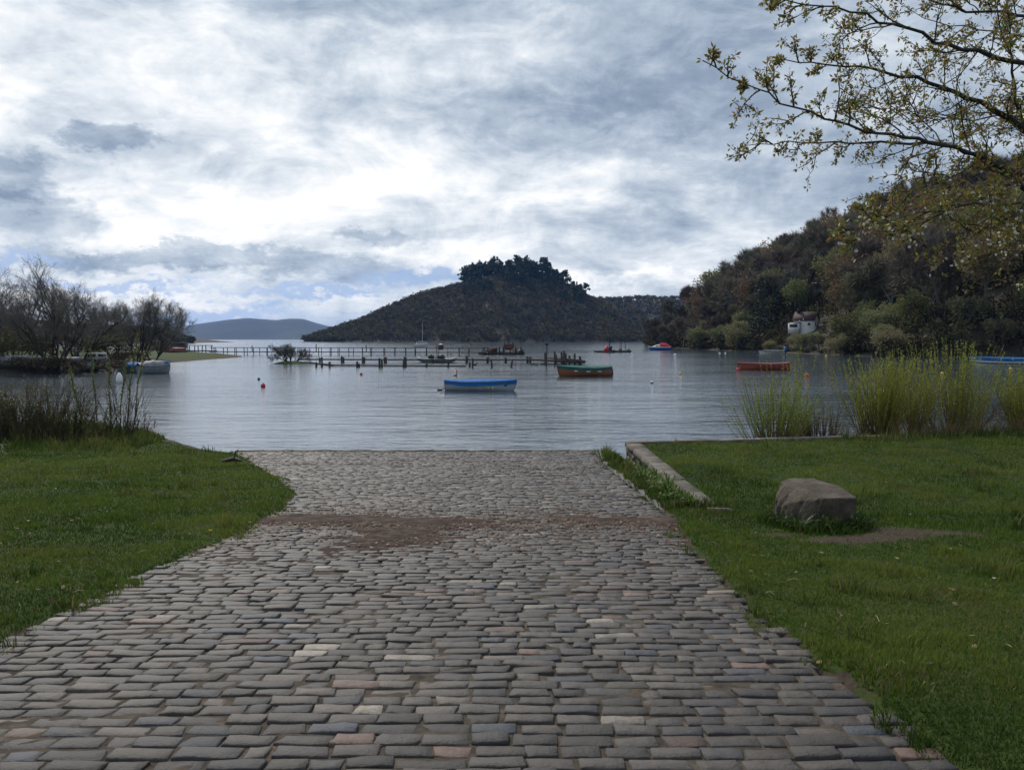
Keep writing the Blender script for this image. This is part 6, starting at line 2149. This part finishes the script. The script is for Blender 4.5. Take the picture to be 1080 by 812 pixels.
LIMBS = [
    ([(1130, 215), (1080, 188), (1041, 166), (1010, 158), (979, 149), (935, 141), (892, 133), (854, 119), (820, 102), (795, 92), (772, 83), (741, 64)], 7.8, 6.4, .060, .007, (6.1, 8.1, 3.9)),
    ([(1060, 178), (1041, 166), (979, 148), (913, 152), (851, 148), (815, 152), (785, 154)], 7.7, 7.2, .040, .006, (5.0, 7.8, 4.3)),
    ([(1120, 165), (1080, 140), (1065, 122), (1023, 103), (996, 91), (961, 84), (913, 72), (872, 66), (841, 69), (812, 60)], 8.0, 7.6, .085, .007, (6.15, 8.1, 4.3)),
    ([(1110, 80), (1068, 62), (1041, 62), (1016, 48), (982, 43), (947, 27), (913, 15), (865, 9), (817, 2), (800, -8)], 7.6, 6.9, .070, .007, (6.2, 8.05, 5.0)),
    ([(1150, 40), (1080, 14), (1030, 14), (989, 3), (950, -14), (900, -30)], 8.4, 7.8, .055, .008, (6.2, 8.0, 5.2)),
    ([(1075, 128), (1070, 100), (1069, 62), (1055, 30), (1050, -20)], 7.9, 7.7, .035, .008, (5.15, 8.0, 5.0)),
    ([(1120, 232), (1080, 208), (1045, 212), (1010, 220), (970, 222), (940, 236), (910, 238), (880, 243)], 7.0, 6.2, .040, .004, (6.1, 8.0, 3.6)),
    ([(1130, 245), (1085, 228), (1050, 240), (1020, 250), (990, 262), (965, 266)], 7.2, 6.6, .028, .004, (6.1, 8.0, 3.5)),
    ([(1030, 171), (1000, 190), (965, 203), (930, 204), (905, 208), (893, 212)], 7.5, 7.0, .022, .004, (5.05, 7.7, 4.35)),
    ([(1080, 110), (1040, 128), (1000, 126), (960, 118), (925, 112), (890, 108)], 8.5, 8.8, .030, .004, (6.0, 8.2, 4.6)),
    ([(1100, 40), (1060, 36), (1020, 30), (975, 22), (940, -5)], 8.8, 9.2, .030, .005, (6.2, 8.2, 5.6)),
    ([(1240, 120), (1300, 60), (1380, 0), (1450, -60)], 8.6, 9.2, .07, .01, (6.2, 8.1, 4.4)),
    ([(1260, 60), (1240, -60), (1260, -160)], 9.6, 10.6, .06, .01, (6.3, 8.1, 5.5)),
    ([(1190, -40), (1130, -140), (1080, -220)], 8.4, 8.0, .05, .008, (6.35, 8.1, 6.3)),
    ([(1300, -60), (1380, -160), (1430, -240)], 8.6, 9.4, .05, .008, (6.5, 8.1, 6.9)),
]
tips_all = []


def leaf_cluster(pos, d, k, blossom):
    """a spur with a few folded young leaves, sometimes with blossom"""
    for _ in range(k):
        a_ = d * .4 + r_.normal(0, .75, 3) + np.array([0, 0, -.05]); a_ /= np.linalg.norm(a_)
        s_ = np.cross(a_, r_.normal(size=3)); s_ /= np.linalg.norm(s_) + 1e-9
        n_ = np.cross(a_, s_)
        L = r_.uniform(.024, .054); w_ = L * r_.uniform(.16, .26)
        b = pos + a_ * .01
        V = [b, b + a_ * L * .45 + s_ * w_ + n_ * w_ * .45, b + a_ * L, b + a_ * L * .45 - s_ * w_ + n_ * w_ * .45, b + a_ * L * .5]
        q = r_.random()
        c = np.array((.25, .15, .05) if q < .36 else (.24, .22, .045) if q < .70 else (.15, .20, .035) if q < .93 else (.32, .26, .06)) * r_.uniform(.7, 1.25)
        lf.add(V, [[0, 1, 2, 4], [0, 4, 2, 3]], 0, np.tile(c, (5, 1)))
    if blossom:
        for _ in range(r_.integers(2, 5)):
            c = pos + r_.normal(0, .028, 3) + np.array([0, 0, -.02])
            n_ = r_.normal(0, 1, 3); n_ /= np.linalg.norm(n_)
            u_ = np.cross(n_, [.3, .5, .8]); u_ /= np.linalg.norm(u_); v_ = np.cross(n_, u_)
            for p_ in range(5):
                a0 = p_ * 2 * PI / 5
                f = lambda ang, rr, up=0: c + (u_ * math.cos(ang) + v_ * math.sin(ang)) * rr + n_ * up
                bls.add([c, f(a0 - .45, .011, .003), f(a0, .0155, .005), f(a0 + .45, .011, .003)], [[0, 1, 2, 3]], 0, np.array([.75, .74, .70]))


def spur_run(pts, dens, bl):
    t = np.r_[0, np.cumsum(np.linalg.norm(np.diff(pts, axis=0), axis=1))]
    m_ = max(1, int(t[-1] * dens))
    for q in np.r_[r_.uniform(.15 * t[-1], t[-1], m_), t[-1]]:
        pos = np.array([np.interp(q, t, pts[:, c_]) for c_ in range(3)])
        i = min(np.searchsorted(t, q), len(pts) - 1); d = pts[i] - pts[i - 1]; d /= np.linalg.norm(d) + 1e-9
        leaf_cluster(pos, d, r_.integers(3, 6), r_.random() < bl)


def side_twig(p, d, L, r, lev, bl):
    n = 6
    pts = [p]
    for i in range(n):
        d = d + r_.normal(0, .13, 3) + np.array([0, 0, .04 if lev else .01]); d /= np.linalg.norm(d)
        pts.append(pts[-1] + d * L / n)
    pts = np.array(pts)
    twg.tube(pts - CO, np.linspace(r, max(r * .4, .0016), n + 1), 4 if lev < 2 else 3, 0, 0, False)
    spur_run(pts - CO, 9 if lev else 6.5, bl)
    if lev < 2:
        for k_ in range(r_.integers(3, 6) if lev == 0 else r_.integers(1, 3)):
            i = r_.integers(1, n)
            dd = pts[i + 1] - pts[i]; dd /= np.linalg.norm(dd)
            dd = dd + r_.normal(0, .5, 3); dd /= np.linalg.norm(dd)
            side_twig(pts[i], dd, L * r_.uniform(.35, .65), r * .6, lev + 1, bl)


for li, (pts, Ya, Yb, r0, r1, root) in enumerate(LIMBS):
    Q_, rad_ = limb_px(pts, Ya, Yb, r0, r1, root)
    rad_ = r1 + (r0 - r1) * (1 - np.linspace(0, 1, len(Q_))) ** 1.25
    rad_ = rad_ * .56
    lim.tube(Q_ - CO, rad_, 8, 0, 0)
    n = len(Q_)
    bl = .14 if li in (6, 7) else .05 if li == 8 else .006
    for i in range(int(n * .12), n - 1):
        if r_.random() < .92:
            d = Q_[i + 1] - Q_[i]; d /= np.linalg.norm(d)
            ax_ = r_.normal(0, 1, 3); ax_ -= d * (ax_ @ d); ax_ /= np.linalg.norm(ax_)
            dd = d * .75 + ax_ * .8; dd /= np.linalg.norm(dd)
            f = i / n
            side_twig(Q_[i], dd, r_.uniform(.3, 1.0) * (1.1 - .91 * f), .0075, 0, bl)
    spur_run(Q_[int(n * .45):] - CO, 7, bl)
lim.build('trunk', M['bark_dark'], ch, smooth=True)
twg.build('crown', M['bark_dark'], ch)
lf.build('foliage', M['leaf'], ch)
bls.build('blossom', M['leaf'], ch)

# ------------------------------------------------------------------ the air over the loch
m, nt, out = new_mat('lake_air')
pv = nt.node('ShaderNodeVolumePrincipled')
pv.inputs['Color'].default_value = (.15, .41, .95, 1)
pv.inputs['Density'].default_value = 7e-5
pv.inputs['Anisotropy'].default_value = .1
nt.link(pv.outputs[0], out.inputs['Volume'])
g = MB()
g.box((0, 2880, 66), (12100, 6100, 137))
hz = g.build('haze', m, attr=False)
tag(hz, kind='stuff')
hz['label'] = 'thin blue air over the loch towards the far mountains'

# ------------------------------------------------------------------ render settings
scene.view_settings.view_transform = 'Standard'
scene.view_settings.look = 'None'
scene.view_settings.exposure = 0.14
scene.view_settings.gamma = 1.0
scene.view_settings.use_curve_mapping = False
scene.render.engine = 'CYCLES'
cy = scene.cycles
cy.max_bounces = 6
cy.diffuse_bounces = 2
cy.glossy_bounces = 3
cy.transmission_bounces = 4
cy.transparent_max_bounces = 6
cy.volume_bounces = 0
cy.sample_clamp_indirect = 6
cy.use_denoising = True
cy.caustics_reflective = False
cy.caustics_refractive = False
